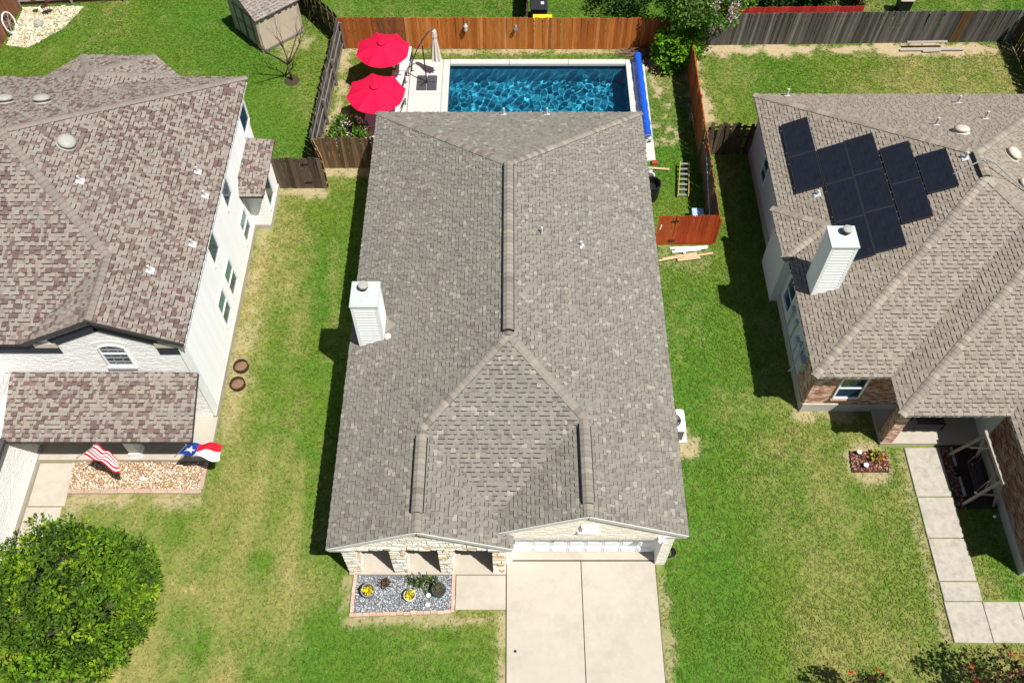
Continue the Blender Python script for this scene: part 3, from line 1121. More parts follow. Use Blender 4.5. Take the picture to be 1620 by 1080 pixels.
def chimney(house, x0, x1, y0, y1, zb, zt, capc, board=M_WHITE):
    """sided chimney chase with corner boards, top pan and round flue cap"""
    ch = MB().box(x0 + .02, x1 - .02, y0 + .02, y1 - .02, zb, zt - .03).obj('chimney', M_WHITE, house)
    siding(ch, (x0 + .1, y0 + .02, zb), (1, 0, 0), x1 - x0 - .2, 0, zt - zb - .12, M_WHITE, (0, -1, 0), h=.155, lap=.034)
    siding(ch, (x1 - .02, y0 + .1, zb), (0, 1, 0), y1 - y0 - .2, 0, zt - zb - .12, M_WHITE, (1, 0, 0), h=.155, lap=.034)
    siding(ch, (x0 + .02, y0 + .1, zb), (0, 1, 0), y1 - y0 - .2, 0, zt - zb - .12, M_WHITE, (-1, 0, 0), h=.155, lap=.034)
    for cx in (x0 + .05, x1 - .05):
        for cy in (y0 + .05, y1 - .05):
            MB().box(cx - .058, cx + .058, cy - .058, cy + .058, zb, zt - .05).obj('corner_board', M_WHITE, ch)
    MB().hexa([(x0 - .035, y0 - .035, zt - .06), (x1 + .035, y0 - .035, zt - .06), (x1 + .035, y1 + .035, zt - .06), (x0 - .035, y1 + .035, zt - .06),
               (x0 - .03, y0 - .03, zt), (x1 + .03, y0 - .03, zt), (x1 + .03, y1 + .03, zt), (x0 - .03, y1 + .03, zt)]).obj('top_pan', mat('chimney_pan', (.47, .52, .495), rough=.5, var=.08, dirt=(.36, .37, .32, .5), dscale=2.5), ch)
    MB().lathe((capc[0], capc[1], zt), [(.1, .0), (.1, .1), (.15, .11), (.15, .19), (.16, .2)], 20).obj('flue', M_DARKMETAL, ch)
    MB().lathe((capc[0], capc[1], zt), [(.165, .2), (.17, .235), (.15, .26), (.05, .275)], 24).obj('flue_cap', M_VENTGREY, ch, smooth=False)
    return ch


# ================================================================== MIDDLE HOUSE
PAL_MAIN = [((.212, .197, .168), 40), ((.198, .184, .158), 28), ((.232, .214, .18), 16), ((.30, .272, .225), 6), ((.163, .141, .122), 8), ((.182, .168, .146), 16)]
EDGE = (.035, .032, .03)
XC, PM, ZM = -.12, .475, 2.8


def middle_house():
    H = thing('single_storey_house', 'single-storey house with plain grey shingle roof, double garage door and stone porch, between two neighbours', 'house', (0, 20, 0))
    xl, xr = -5.74, 5.5
    half = (xr - xl) / 2
    yb = 29.8
    apz = ZM + PM * half
    ya, yr = 16.6, yb - half
    gl, gr = -2.86, 2.3
    zgl, zgr = ZM + PM * (gl - xl), ZM + PM * (xr - gr)
    ygl = ya - (XC - gl)
    ygr = ya - (gr - XC)
    fl, fr = 10.36, 10.8
    R = Roof(H, PAL_MAIN, EDGE, M_FASCIA, caps=[((.24, .217, .18), 5), ((.28, .25, .205), 2), ((.18, .15, .127), 2), ((.215, .195, .165), 4)])
    R.plane((xl, 0), ZM, (1, 0), PM, [[(xl, fl), (gl, fl), (gl, ygl), (xl, ygl)], [(xl, ygl), (gl, ygl), (XC, ya), (XC, yr), (xl, yb)]])
    R.plane((xr, 0), ZM, (-1, 0), PM, [[(xr, fr), (gr, fr), (gr, ygr), (xr, ygr)], [(xr, ygr), (gr, ygr), (XC, ya), (XC, yr), (xr, yb)]])
    R.plane((0, yb), ZM, (0, -1), PM, [[(xl, yb), (xr, yb), (XC, yr)]])
    # front hip between the two gables; valleys run to (xv, yv)
    s = (gr - gl - (ygr - ygl)) / 2
    xv, yv = gl + s, ygl - s
    zf0 = apz - PM * (ya - yv)
    R.plane((0, yv), zf0, (0, 1), PM, [[(xv, yv), (gr, ygr), (XC, ya), (gl, ygl)]])
    xe = .02
    R.plane((xe, 0), zgl - PM * (xe - gl), (-1, 0), PM, [[(gl, fl), (xv, fl), (xv, yv), (gl, ygl)], [(xv, fl), (xe, fl), (xe, fr), (xv, fr)]])
    R.plane((xv, 0), zf0, (1, 0), PM, [[(xv, fr), (gr, fr), (gr, ygr), (xv, yv)]])
    hd = PM / math.sqrt(2)
    R.cap((XC, ya - .05, apz), (XC, yr, apz), PM, vent=(.02, .99))
    R.cap((xl, yb, ZM), (XC, yr, apz), hd)
    R.cap((xr, yb, ZM), (XC, yr, apz), hd)
    R.cap((gl, ygl, zgl), (XC, ya, apz), hd)
    R.cap((gr, ygr, zgr), (XC, ya, apz), hd)
    R.cap((gl, fl + .02, zgl), (gl, ygl + .1, zgl), PM, vent=(.17, .87))
    R.cap((gr, fr + .02, zgr), (gr, ygr + .1, zgr), PM, vent=(.13, .87))
    roof = R.finish()
    nR = (PM, 0, 1)
    vent_pipe(roof, (1.06, 21.31, 4.86), n=nR)
    vent_pipe(roof, (2.5, 21.29, 4.2), n=nR, h=.26)
    for x in (-.35, 1.48):
        vent_pipe(roof, (x, 29.55, 2.9), n=(0, PM, 1), h=.36, r=.04)
    # chimney and cricket
    ch = chimney(H, -5.36, -4.46, 17.74, 18.74, 2.75, 5.4, (-4.96, 18.45))
    MB().prism([(-4.46, 17.9), (-4.05, 18.25), (-4.46, 18.6)], 3.3, lambda x, y: 3.46 + .3 * (-4.1 - x) * 0 + (.06 if x < -4.4 else .15), (1, 1, 1)).obj('cricket', mat('cricket_cap', (.235, .215, .18), var=.1), roof)
    MB().lathe((-4.32, 17.82, 3.38), [(.12, 0), (.13, .1), (.11, .16), (.05, .19)], 14).obj('vent_cap', mat('cream_cap', (.75, .7, .62)), roof)
    # walls
    w = MB()
    w.box(-5.4, 5.15, 12.7, 29.4, 0, 2.85)
    w.box(-.2, 0.02, 10.88, 12.7, .03, 2.6)
    w.box(4.82, 5.15, 10.88, 12.7, 0, 2.6)
    w.box(-.2, 5.15, 10.88, 11.25, 2.26, 2.62)
    w.obj('wall', M_WHITE, H)
    MB().box(-5.42, 5.17, 11.9, 29.42, -.1, .14).obj('foundation', M_FOUND, H)
    # garage gable: cream painted brick, header course, pier
    cream = [(.80, .755, .65), (.84, .79, .69), (.75, .70, .6), (.82, .78, .69)]
    gw = MB()
    gw.prism([(-.2, 11.0), (5.15, 11.0), (5.15, 11.2), (-.2, 11.2)], 2.6, lambda x, y: 2.6)
    peak = lambda x: min(zgr - PM * abs(x - gr), 9) - .17
    g2 = MB()
    pts = [(-.2, 2.6), (5.15, 2.6), (5.15, peak(5.15)), (gr, peak(gr)), (-.2, peak(-.2))]
    g2.v = [(x, 10.9, z) for x, z in pts] + [(x, 11.2, z) for x, z in pts]
    n = len(pts)
    g2.f = [tuple(range(n)), tuple(reversed(range(n, 2 * n)))] + [((k + 1) % n, k, n + k, n + (k + 1) % n) for k in range(n)]
    g2.t = [(1, 1, 1)] * len(g2.f)
    g2.obj('gable_wall', M_WMORTAR, H)
    brick_face(H, 'gable_brickwork', (0, 10.88, 0), (1, 0, 0), [[(-.2, 2.475), (5.15, 2.475), (5.15, peak(5.15)), (gr, peak(gr)), (-.2, peak(-.2))]], M_WBRICK, cream, M_WMORTAR, (0, -1, 0))
    brick_face(H, 'header_brickwork', (0, 10.88, 0), (1, 0, 0), [[(.02, 2.26), (4.82, 2.26), (4.82, 2.47), (.02, 2.47)]], M_WBRICK, cream, M_WMORTAR, (0, -1, 0), bw=.075, bh=.21)
    brick_face(H, 'pier_brickwork', (0, 10.88, 0), (1, 0, 0), [[(4.82, .14), (5.15, .14), (5.15, 2.355), (4.82, 2.355)]], M_WBRICK, cream, M_WMORTAR, (0, -1, 0))
    brick_face(H, 'side_brickwork', (5.15, 0, 0), (0, 1, 0), [[(10.88, .14), (12.6, .14), (12.6, 2.6), (10.88, 2.6)]], M_WBRICK, cream, M_WMORTAR, (1, 0, 0))
    # attic vent in the gable
    v = MB()
    v.box(2.12, 2.66, 10.81, 10.865, 3.02, 3.5)
    av = v.obj('attic_vent', M_WHITE, H)
    for i in range(5):
        MB().box(2.16, 2.62, 10.785, 10.815, 3.06 + i * .085, 3.12 + i * .085).obj('louver', M_WHITE, av)
    MB().box(2.05, 2.73, 10.78, 10.865, 2.95, 3.015).obj('vent_sill', M_WBRICK, H)
    # rake boards and soffit returns
    for x0, x1, zz, zz2, yy in ((xl, gl, ZM, zgl, fl), (gl, xe, zgl, zgl - PM * (xe - gl), fl), (xv, gr, zf0, zgr, fr), (gr, xr, zgr, ZM, fr)):
        MB().bar((x0, yy - .012, zz - .09), (x1, yy - .012, zz2 - .09), .024, .15).obj('rake_board', M_FASCIA, H)
    for a, b in ((xl + .03, -5.0), (-.75, xe - .02)):
        MB().box(a, b, fl + .02, fl + .4, 2.5, 2.62).obj('soffit_return', M_FASCIA, H)
    MB().box(4.75, xr - .03, fr + .02, fr + .4, 2.5, 2.62).obj('soffit_return', M_FASCIA, H)
    # garage door
    gd = MB().box(.02, 4.82, 11.3, 11.36, .06, 2.3).obj('garage_door', M_WHITE, H)
    me = None
    for r in range(4):
        for c in range(8):
            if me is None:
                m = MB()
                pw, ph = .52, .44
                m.box(0, pw, -.004, .03, 0, ph)
                m.box(.07, pw - .07, -.022, -.004, .07, ph - .07)
                me = m.mesh('door_panel', mat('garage_paint', (.8, .82, .86), rough=.35, var=.03))
            link('door_panel', me, gd, Matrix.Translation((.1 + c * .585, 11.29, .1 + r * .545)))
    MB().box(1.33, 1.4, 11.25, 11.28, 1.05, 1.1).obj('door_handle', M_STEEL, gd)
    # floodlight / camera under the right rake
    fl_ = MB().box(4.62, 4.82, 10.74, 10.86, 2.45, 2.55).obj('floodlight', M_WHITE, H)
    MB().lathe((4.66, 10.72, 2.45), [(.05, 0), (.06, .08)], 10).obj('lamp_head', M_WHITE, fl_)
    MB().lathe((4.82, 10.72, 2.43), [(.05, 0), (.06, .08)], 10).obj('lamp_head', M_WHITE, fl_)
    # porch
    MB().box(-5.45, -.2, 10.5, 12.75, -.1, .12).obj('porch_floor', M_CONC, H)
    MB().box(-5.4, -.2, 12.6, 12.72, .12, 2.6).obj('porch_wall', mat('porch_tan', (.34, .27, .2), var=.08), H)
    MB().box(-5.4, -.2, 11.1, 12.7, 2.36, 2.42).obj('porch_ceiling', M_SOFFIT, H)
    STP = [(.72, .67, .58), (.8, .76, .68), (.66, .59, .49), (.76, .72, .65), (.6, .4, .22), (.8, .77, .7), (.68, .6, .5), (.74, .66, .54), (.78, .74, .66)]
    smesh = {}

    def stones(parent, O, U, nrm, u0, u1, z0, z1f, rowh=.17):
        O, U, Nn = Vector(O), Vector(U), Vector(nrm)
        z = z0
        while True:
            h = random.choice((.13, .17, .2))
            u = u0
            any_ = False
            while u < u1 - .02:
                w = min(random.choice((.16, .22, .29, .36)), u1 - u)
                if u1 - u - w < .08:
                    w = u1 - u
                if z + h <= min(z1f(u), z1f(u + w)) + .03:
                    any_ = True
                    key = (round(w, 2), round(h, 2), random.randrange(4), abs(U.x) > .5)
                    if key not in smesh:
                        m = MB()
                        c = random.choice(STP)
                        g = .009
                        j = lambda: random.uniform(-.012, .012)
                        d = random.uniform(.03, .05)
                        lo = [U * a + Vector((0, 0, b)) for a, b in ((g, g), (w - g, g), (w - g, h - g), (g, h - g))]
                        hi = [U * (a + j()) + Vector((0, 0, b + j())) + Nn * (d + j()) for a, b in ((g * 2, g * 2), (w - g * 2, g * 2), (w - g * 2, h - g * 2), (g * 2, h - g * 2))]
                        m.hexa(lo + hi, c)
                        smesh[key] = m.mesh('stone', M_STONE)
                    link('stone', smesh[key], parent, Matrix.Translation(O + U * u + Vector((0, 0, z))))
                u += w
            z += h
            if not any_ or z > 5:
                break
    for a, b in ((-5.46, -4.98), (-3.95, -3.44), (-2.4, -1.88), (-.66, -.21)):
        p = MB().box(a + .04, b - .04, 10.57, 11.05, .1, 2.4).obj('porch_pillar', M_MORTAR, H)
        stones(p, (0, 10.57, 0), (1, 0, 0), (0, -1, 0), a + .02, b - .02, .12, lambda u: 2.36)
        stones(p, (b - .04, 0, 0), (0, 1, 0), (1, 0, 0), 10.56, 11.05, .12, lambda u: 2.36)
        if a < -5:
            stones(p, (a + .04, 0, 0), (0, 1, 0), (-1, 0, 0), 10.56, 11.05, .12, lambda u: 2.36)
    pk = lambda x: zgl - PM * abs(x - gl) - .18
    pts = [(-5.4, 2.38), (-.21, 2.38), (-.21, max(2.4, pk(-.21))), (gl, pk(gl)), (-5.4, max(2.4, pk(-5.4)))]
    g2 = MB()
    g2.v = [(x, 10.5, z) for x, z in pts] + [(x, 11.1, z) for x, z in pts]
    g2.f = [tuple(range(n)), tuple(reversed(range(n, 2 * n)))] + [((k + 1) % n, k, n + k, n + (k + 1) % n) for k in range(n)]
    g2.t = [(1, 1, 1)] * len(g2.f)
    pg = g2.obj('porch_gable', M_MORTAR, H)
    stones(pg, (0, 10.5, 0), (1, 0, 0), (0, -1, 0), -5.4, -.22, 2.39, pk)
    MB().box(-4.2, -3.3, 12.55, 12.6, .15, 2.2).obj('front_door', mat('brown_door', (.08, .045, .03), rough=.5), H)
    # rear wall windows and side windows (mostly under the eaves)
    for x in (-3.5, 3.2):
        window(H, (x, 29.4, 1.5), (-1, 0, 0), 1.5, 1.2, (0, 1, 0))
    window(H, (5.15, 18, 1.5), (0, 1, 0), .9, 1.3, (1, 0, 0))
    window(H, (-5.4, 15, 1.5), (0, -1, 0), .9, 1.3, (-1, 0, 0))
    return H


HOUSE_M = middle_house()

# ================================================================== LEFT HOUSE (two storeys, white painted brick)
PAL_LEFT = [((.262, .215, .182), 32), ((.275, .242, .205), 18), ((.24, .218, .187), 16), ((.135, .09, .08), 17), ((.17, .12, .104), 14), ((.21, .172, .148), 14)]


def left_house():
    H = thing('two_storey_house', 'two-storey white brick house with mottled brown and tan shingle roof and two flags', 'house', (-15, 22, 0))
    xr, yf, yb, z0, p, hw = -10.65, 16.33, 29.1, 5.3, .5, 6.385
    xa, ya, za = xr - hw, yf + hw, z0 + p * hw
    xg, zg = -13.25, z0 + p * 2.6
    yg = yf + 2.6
    xw = -32.0
    R = Roof(H, PAL_LEFT, (.04, .034, .032), M_BROWNTRIM, caps=[((.23, .195, .167), 5), ((.205, .175, .15), 3)])
    R.plane((xr, 0), z0, (-1, 0), p, [[(xr, yf), (xg, yf), (xg, yg), (xr, yg)], [(xr, yg), (xg, yg), (xa, ya), (xr, yb)]])
    R.plane((0, yb), z0, (0, -1), p, [[(xr, yb), (xa, ya), (xw, ya), (xw, yb)]])
    R.plane((0, yf), z0, (0, 1), p, [[(xw, yf), (2 * xg - xr, yf), (xg, yg), (xa, ya), (xw, ya)]])
    R.plane((2 * xg - xr, 0), z0, (1, 0), p, [[(2 * xg - xr, yf), (xg, yf), (xg, yg)]])
    # rear projection with a five-sided hipped end
    C = [(-18.7, yb), (-17.54, 30.41), (-14.57, 30.41), (-13.3, yb)]
    A, E, rz = (-16.38, 28.23), (-16.42, 27.25), 6.24

    def hip(a, b, pts):
        d = Vector((b[0] - a[0], b[1] - a[1]))
        n = Vector((-d.y, d.x)).normalized()
        h = (A[0] - a[0]) * n.x + (A[1] - a[1]) * n.y
        if h < 0:
            n, h = -n, -h
        R.plane(a, z0, (n.x, n.y), (rz - z0) / h, [pts], thick=.14)
    hip(C[0], C[1], [C[0], C[1], A])
    hip(C[1], C[2], [C[1], C[2], A])
    hip(C[2], C[3], [C[2], C[3], A])
    for q, sg in ((C[0], 1), (C[3], -1)):
        R.plane3([(q[0], q[1], z0 + .01), (A[0], A[1], rz), (E[0], E[1], rz)])
    hd = p / math.sqrt(2)
    R.cap((xr, yb, z0), (xa, ya, za), hd)
    R.cap((xg, yg, zg), (xa, ya, za), hd)
    R.cap((xg, yf + .03, zg), (xg, yg + .1, zg), p)
    for c in C:
        R.cap((c[0], c[1], z0), (A[0], A[1], rz), .25)
    R.cap((E[0], E[1] - .2, rz), (A[0], A[1], rz + .001), p)
    R.cap((xw, ya, za), (xa, ya, za), p)
    # porch roof
    pe, pt, pz0 = 14.2, 16.430, 2.62
    pp = .34
    R.plane((0, pe), pz0, (0, 1), pp, [[(-17.1, pe), (-10.72, pe), (-10.72, pt), (-17.1, pt)]])
    # box bay roof on the side wall
    R.plane((-10.0, 0), 2.62, (-1, 0), .55, [[(-10.0, 25.2), (-10.0, 28.35), (-11.0, 27.9), (-11.0, 25.8)]])
    R.plane((0, 25.2), 2.62, (0, 1), .9, [[(-10.0, 25.2), (-11.0, 25.2), (-11.0, 25.8)]])
    R.plane((0, 28.35), 2.62, (0, -1), 1.2, [[(-10.0, 28.35), (-11.0, 28.35), (-11.0, 27.9)]])
    roof = R.finish()
    nR = (p, 0, 1)
    zr = lambda x: z0 + p * (xr - x)
    dome_vent(roof, (-15.26, 22.99, zr(-15.26)), nR, .31)
    nB = (0, p, 1)
    for x in (-17.14, -18.5):
        dome_vent(roof, (x, 25.78, z0 + p * (yb - 25.78)), nB, .31)
    for x, y in ((-14.55, 21.59), (-11.41, 23.54), (-11.02, 22.56), (-11.03, 20.3), (-12.0, 18.78)):
        vent_pipe(roof, (x, y, zr(x)), n=nR, h=.26, r=.045)
    # walls
    X = -10.95
    w = MB()
    w.box(xw, X - .02, 16.500, 28.8, 0, 5.25)
    w.box(xw, -17.12, 11.0, 16.480, 0, 2.75)
    w.box(xw, -17.35, 14.3, 16.480, 2.75, 4.9)
    w.obj('wall', M_WHITE, H)
    # side wall: smooth trim strip, then lap boards one by one
    siding(H, (X - .02, 16.9, 0), (0, 1, 0), 11.85, .3, 5.2, M_WHITE, (1, 0, 0), h=.19, lap=.022)
    MB().box(X - .03, X + .005, 16.440, 16.88, .3, 5.22).obj('corner_board', M_WHITE, H)
    MB().box(X - .1, X + .035, 16.460, 28.82, -.05, .3).obj('foundation', M_CONC, H)
    # front: painted bricks
    wp = [(.86, .85, .82), (.82, .81, .785), (.89, .88, .86), (.84, .83, .81)]
    pk = lambda x: zg - p * abs(x - xg) - .2
    top = [(-17.35, 3.3), (X - .01, 3.3), (X - .01, 5.1), (xg + (zg - .2 - 5.1) / p, 5.1), (xg, zg - .2), (xg - (zg - .2 - 5.1) / p, 5.1), (-17.35, 5.1)]
    gm = MB()
    gm.v = [(x, 16.490, z) for x, z in top] + [(x, 16.75, z) for x, z in top]
    nn = len(top)
    gm.f = [tuple(range(nn)), tuple(reversed(range(nn, 2 * nn)))] + [((k + 1) % nn, k, nn + k, nn + (k + 1) % nn) for k in range(nn)]
    gm.t = [(1, 1, 1)] * len(gm.f)
    gm.obj('gable_wall', M_WMORTAR, H)
    brick_face(H, 'gable_brickwork', (0, 16.480, 0), (1, 0, 0), [top[:2] + [(X - .01, 5.1), (-17.35, 5.1)], [top[3], top[4], top[5]]], M_WBRICK, wp, M_WMORTAR, (0, -1, 0))
    brick_face(H, 'entry_brickwork', (0, 16.480, 0), (1, 0, 0), [[(-17.1, .1), (X - .01, .1), (X - .01, 2.9), (-17.1, 2.9)]], M_WBRICK, wp, M_WMORTAR, (0, -1, 0))
    brick_face(H, 'wing_brickwork', (-17.12, 0, 0), (0, 1, 0), [[(11.0, .25), (16.480, .25), (16.480, 2.72), (11.0, 2.72)]], M_WBRICK, wp, M_WMORTAR, (1, 0, 0))
    brick_face(H, 'upper_wing_brickwork', (-17.35, 0, 0), (0, 1, 0), [[(14.3, 2.75), (16.480, 2.75), (16.480, 4.85), (14.3, 4.85)]], M_WBRICK, wp, M_WMORTAR, (1, 0, 0))
    MB().box(-17.14, -17.06, 10.95, 16.480, -.05, .25).obj('wing_foundation', M_FOUND, H)
    # wing eave in front of the porch
    MB().prism([(-21, 10.7), (-16.85, 10.7), (-16.85, 14.15), (-21, 14.15)], lambda x, y: 2.7 + .45 * (-16.85 - x), lambda x, y: 2.86 + .45 * (-16.85 - x)).obj('wing_roof', M_BROWNTRIM, H)
    # gable window with arched head, brick sill
    wn = MB()
    cx, cz, ww, hh = -13.14, 4.42, .86, 1.2
    arch = [(-ww / 2, -hh / 2), (ww / 2, -hh / 2), (ww / 2, hh / 2 - .12), (ww / 4, hh / 2 - .01), (0, hh / 2 + .03), (-ww / 4, hh / 2 - .01), (-ww / 2, hh / 2 - .12)]
    wn.v = [(cx + a, 16.465, cz + b) for a, b in arch] + [(cx + a, 16.450, cz + b) for a, b in arch]
    wn.f = [tuple(range(7, 14)), tuple(reversed(range(7)))] + [(k, (k + 1) % 7, 7 + (k + 1) % 7, 7 + k) for k in range(7)]
    wn.t = [(1, 1, 1)] * len(wn.f)
    wo = wn.obj('arched_window', M_GLASS, H)
    fr = MB()
    for k in range(7):
        a, b = arch[k], arch[(k + 1) % 7]
        fr.bar((cx + a[0], 16.435, cz + a[1]), (cx + b[0], 16.435, cz + b[1]), .05, .06, up=(0, 1, 0))
    fr.bar((cx - ww / 2, 16.436, cz + .12), (cx + ww / 2, 16.436, cz + .12), .04, .05, up=(0, 1, 0))
    fr.obj('frame', M_WHITE, wo)
    gr = MB()
    for u in (-.15, .15):
        gr.bar((cx + u, 16.442, cz - hh / 2), (cx + u, 16.442, cz + hh / 2 - .05), .018, .02, up=(0, 1, 0))
    for v in (-.38, -.14, .34):
        gr.bar((cx - ww / 2, 16.443, cz + v), (cx + ww / 2, 16.443, cz + v), .018, .02, up=(0, 1, 0))
    gr.obj('glazing_bars', M_VENTGREY, wo)
    me = MB().box(0, .068, -.09, 0, 0, .1).mesh('sill_brick', M_WMORTAR)
    for i in range(13):
        link('sill_brick', me, wo, Matrix.Translation((cx - .5 + i * .077, 16.460, cz - hh / 2 - .14)))
    ab = MB().box(-.032, .032, -.02, 0, 0, .2).mesh('arch_brick', M_WMORTAR)
    for i in range(15):
        t = (i - 7) / 7
        link('arch_brick', ab, wo, Matrix.Translation((cx + t * .5, 16.470, cz + hh / 2 + .04 - .13 * t * t)) @ Matrix.Rotation(t * .35, 4, 'Y'))
    # dark rake boards, boxed returns
    for a, b in (((xr, z0), (xg, zg)), ((xg, zg), (2 * xg - xr, z0))):
        MB().bar((a[0], yf - .012, a[1] - .09), (b[0], yf - .012, b[1] - .09), .024, .17).obj('rake_board', M_BROWNTRIM, H)
    MB().box(-11.65, xr - .02, 16.42, 16.480, 4.9, 5.14).obj('soffit_return', M_VENTTAN, H)
    MB().box(-15.6, -14.85, 16.42, 16.480, 4.9, 5.14).obj('soffit_return', M_VENTTAN, H)
    MB().box(xw, -15.6, 16.42, 16.480, 4.98, 5.13).obj('front_soffit', M_BROWNTRIM, H)
    MB().box(X - .02, xr + .01, 16.4, 29.1, 5.08, 5.13).obj('side_soffit', M_WHITE, H)
    # dark navy bands on the wall below the rakes, returns and front eave
    band_mat = mat('navy_band', (.03, .034, .048), rough=.7, var=.1)
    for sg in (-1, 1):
        MB().bar((xg - sg * .02, 16.45, zg - .56), (xg + sg * 1.72, 16.45, zg - .56 - p * 1.74), .03, .34).obj('dark_band', band_mat, H)
    MB().box(-11.65, X - .01, 16.44, 16.47, 4.48, 4.9).obj('dark_band', band_mat, H)
    MB().box(xw, -14.85, 16.44, 16.47, 4.55, 4.97).obj('dark_band', band_mat, H)
    # side windows (y, z, w, h)
    for y, z, ww, hh, gl in ((28.25, 3.9, 1.1, 1.1, (M_GLASS,)), (24.15, 3.9, .95, 1.1, (M_GLASS,)), (21.4, 4.05, .95, 1.35, (M_GLASS,)),
                             (21.78, 1.7, 1.0, 1.5, (M_GLASSG, M_GLASS)), (20.35, 1.7, .95, 1.5, (M_GLASSG, M_GLASS)), (24.72, 1.35, 1.0, 1.35, (M_GLASSG, M_GLASS))):
        window(H, (X, y, z), (0, 1, 0), ww, hh, (1, 0, 0), glass=gl, split='h' if len(gl) == 2 else None)
    # box bay
    b = MB().box(X, -10.3, 25.75, 28.0, 0, 2.6).obj('bay', M_WHITE, H)
    siding(b, (-10.3, 25.75, 0), (0, 1, 0), 2.25, .3, 2.55, M_WHITE, (1, 0, 0), h=.19, lap=.02)
    siding(b, (X, 25.75, 0), (1, 0, 0), .65, .3, 2.2, M_WHITE, (0, -1, 0), h=.19, lap=.02)
    window(b, (-10.3 + .02, 26.7, 1.4), (0, 1, 0), .95, 1.6, (1, 0, 0), glass=(M_GLASS,), split=None)
    MB().box(X, -10.25, 25.7, 28.05, -.05, .28).obj('bay_foundation', M_FOUND, H)
    # porch floor, posts, front door
    MB().box(-17.1, -10.9, 14.72, 16.500, -.05, .16).obj('porch_floor', M_CONC, H)
    for x in (-11.35, -13.55):
        po = MB().box(x - .17, x + .17, 14.85, 15.19, .16, 2.62).obj('porch_post', M_WHITE, H)
        MB().box(x - .21, x + .21, 14.81, 15.23, .16, .4).obj('post_base', M_WHITE, po)
    MB().box(-17.1, -10.8, 14.9, 15.15, 2.4, 2.62).obj('porch_beam', M_WHITE, H)
    MB().box(-14.9, -13.95, 16.420, 16.480, .16, 2.2).obj('front_door', mat('brown_door', (.08, .045, .03), rough=.5), H)
    MB().box(-17.1, -10.7, 14.18, 14.2, 2.45, 2.6).obj('porch_fascia', M_BROWNTRIM, H)
    return H


HOUSE_L = left_house()

# ================================================================== RIGHT HOUSE (brick, solar panels)
PAL_RIGHT = [((0.258, 0.219, 0.175), 40), ((0.285, 0.246, 0.198), 20), ((0.230, 0.196, 0.158), 20), ((0.207, 0.175, 0.143), 10), ((0.267, 0.235, 0.193), 15)]


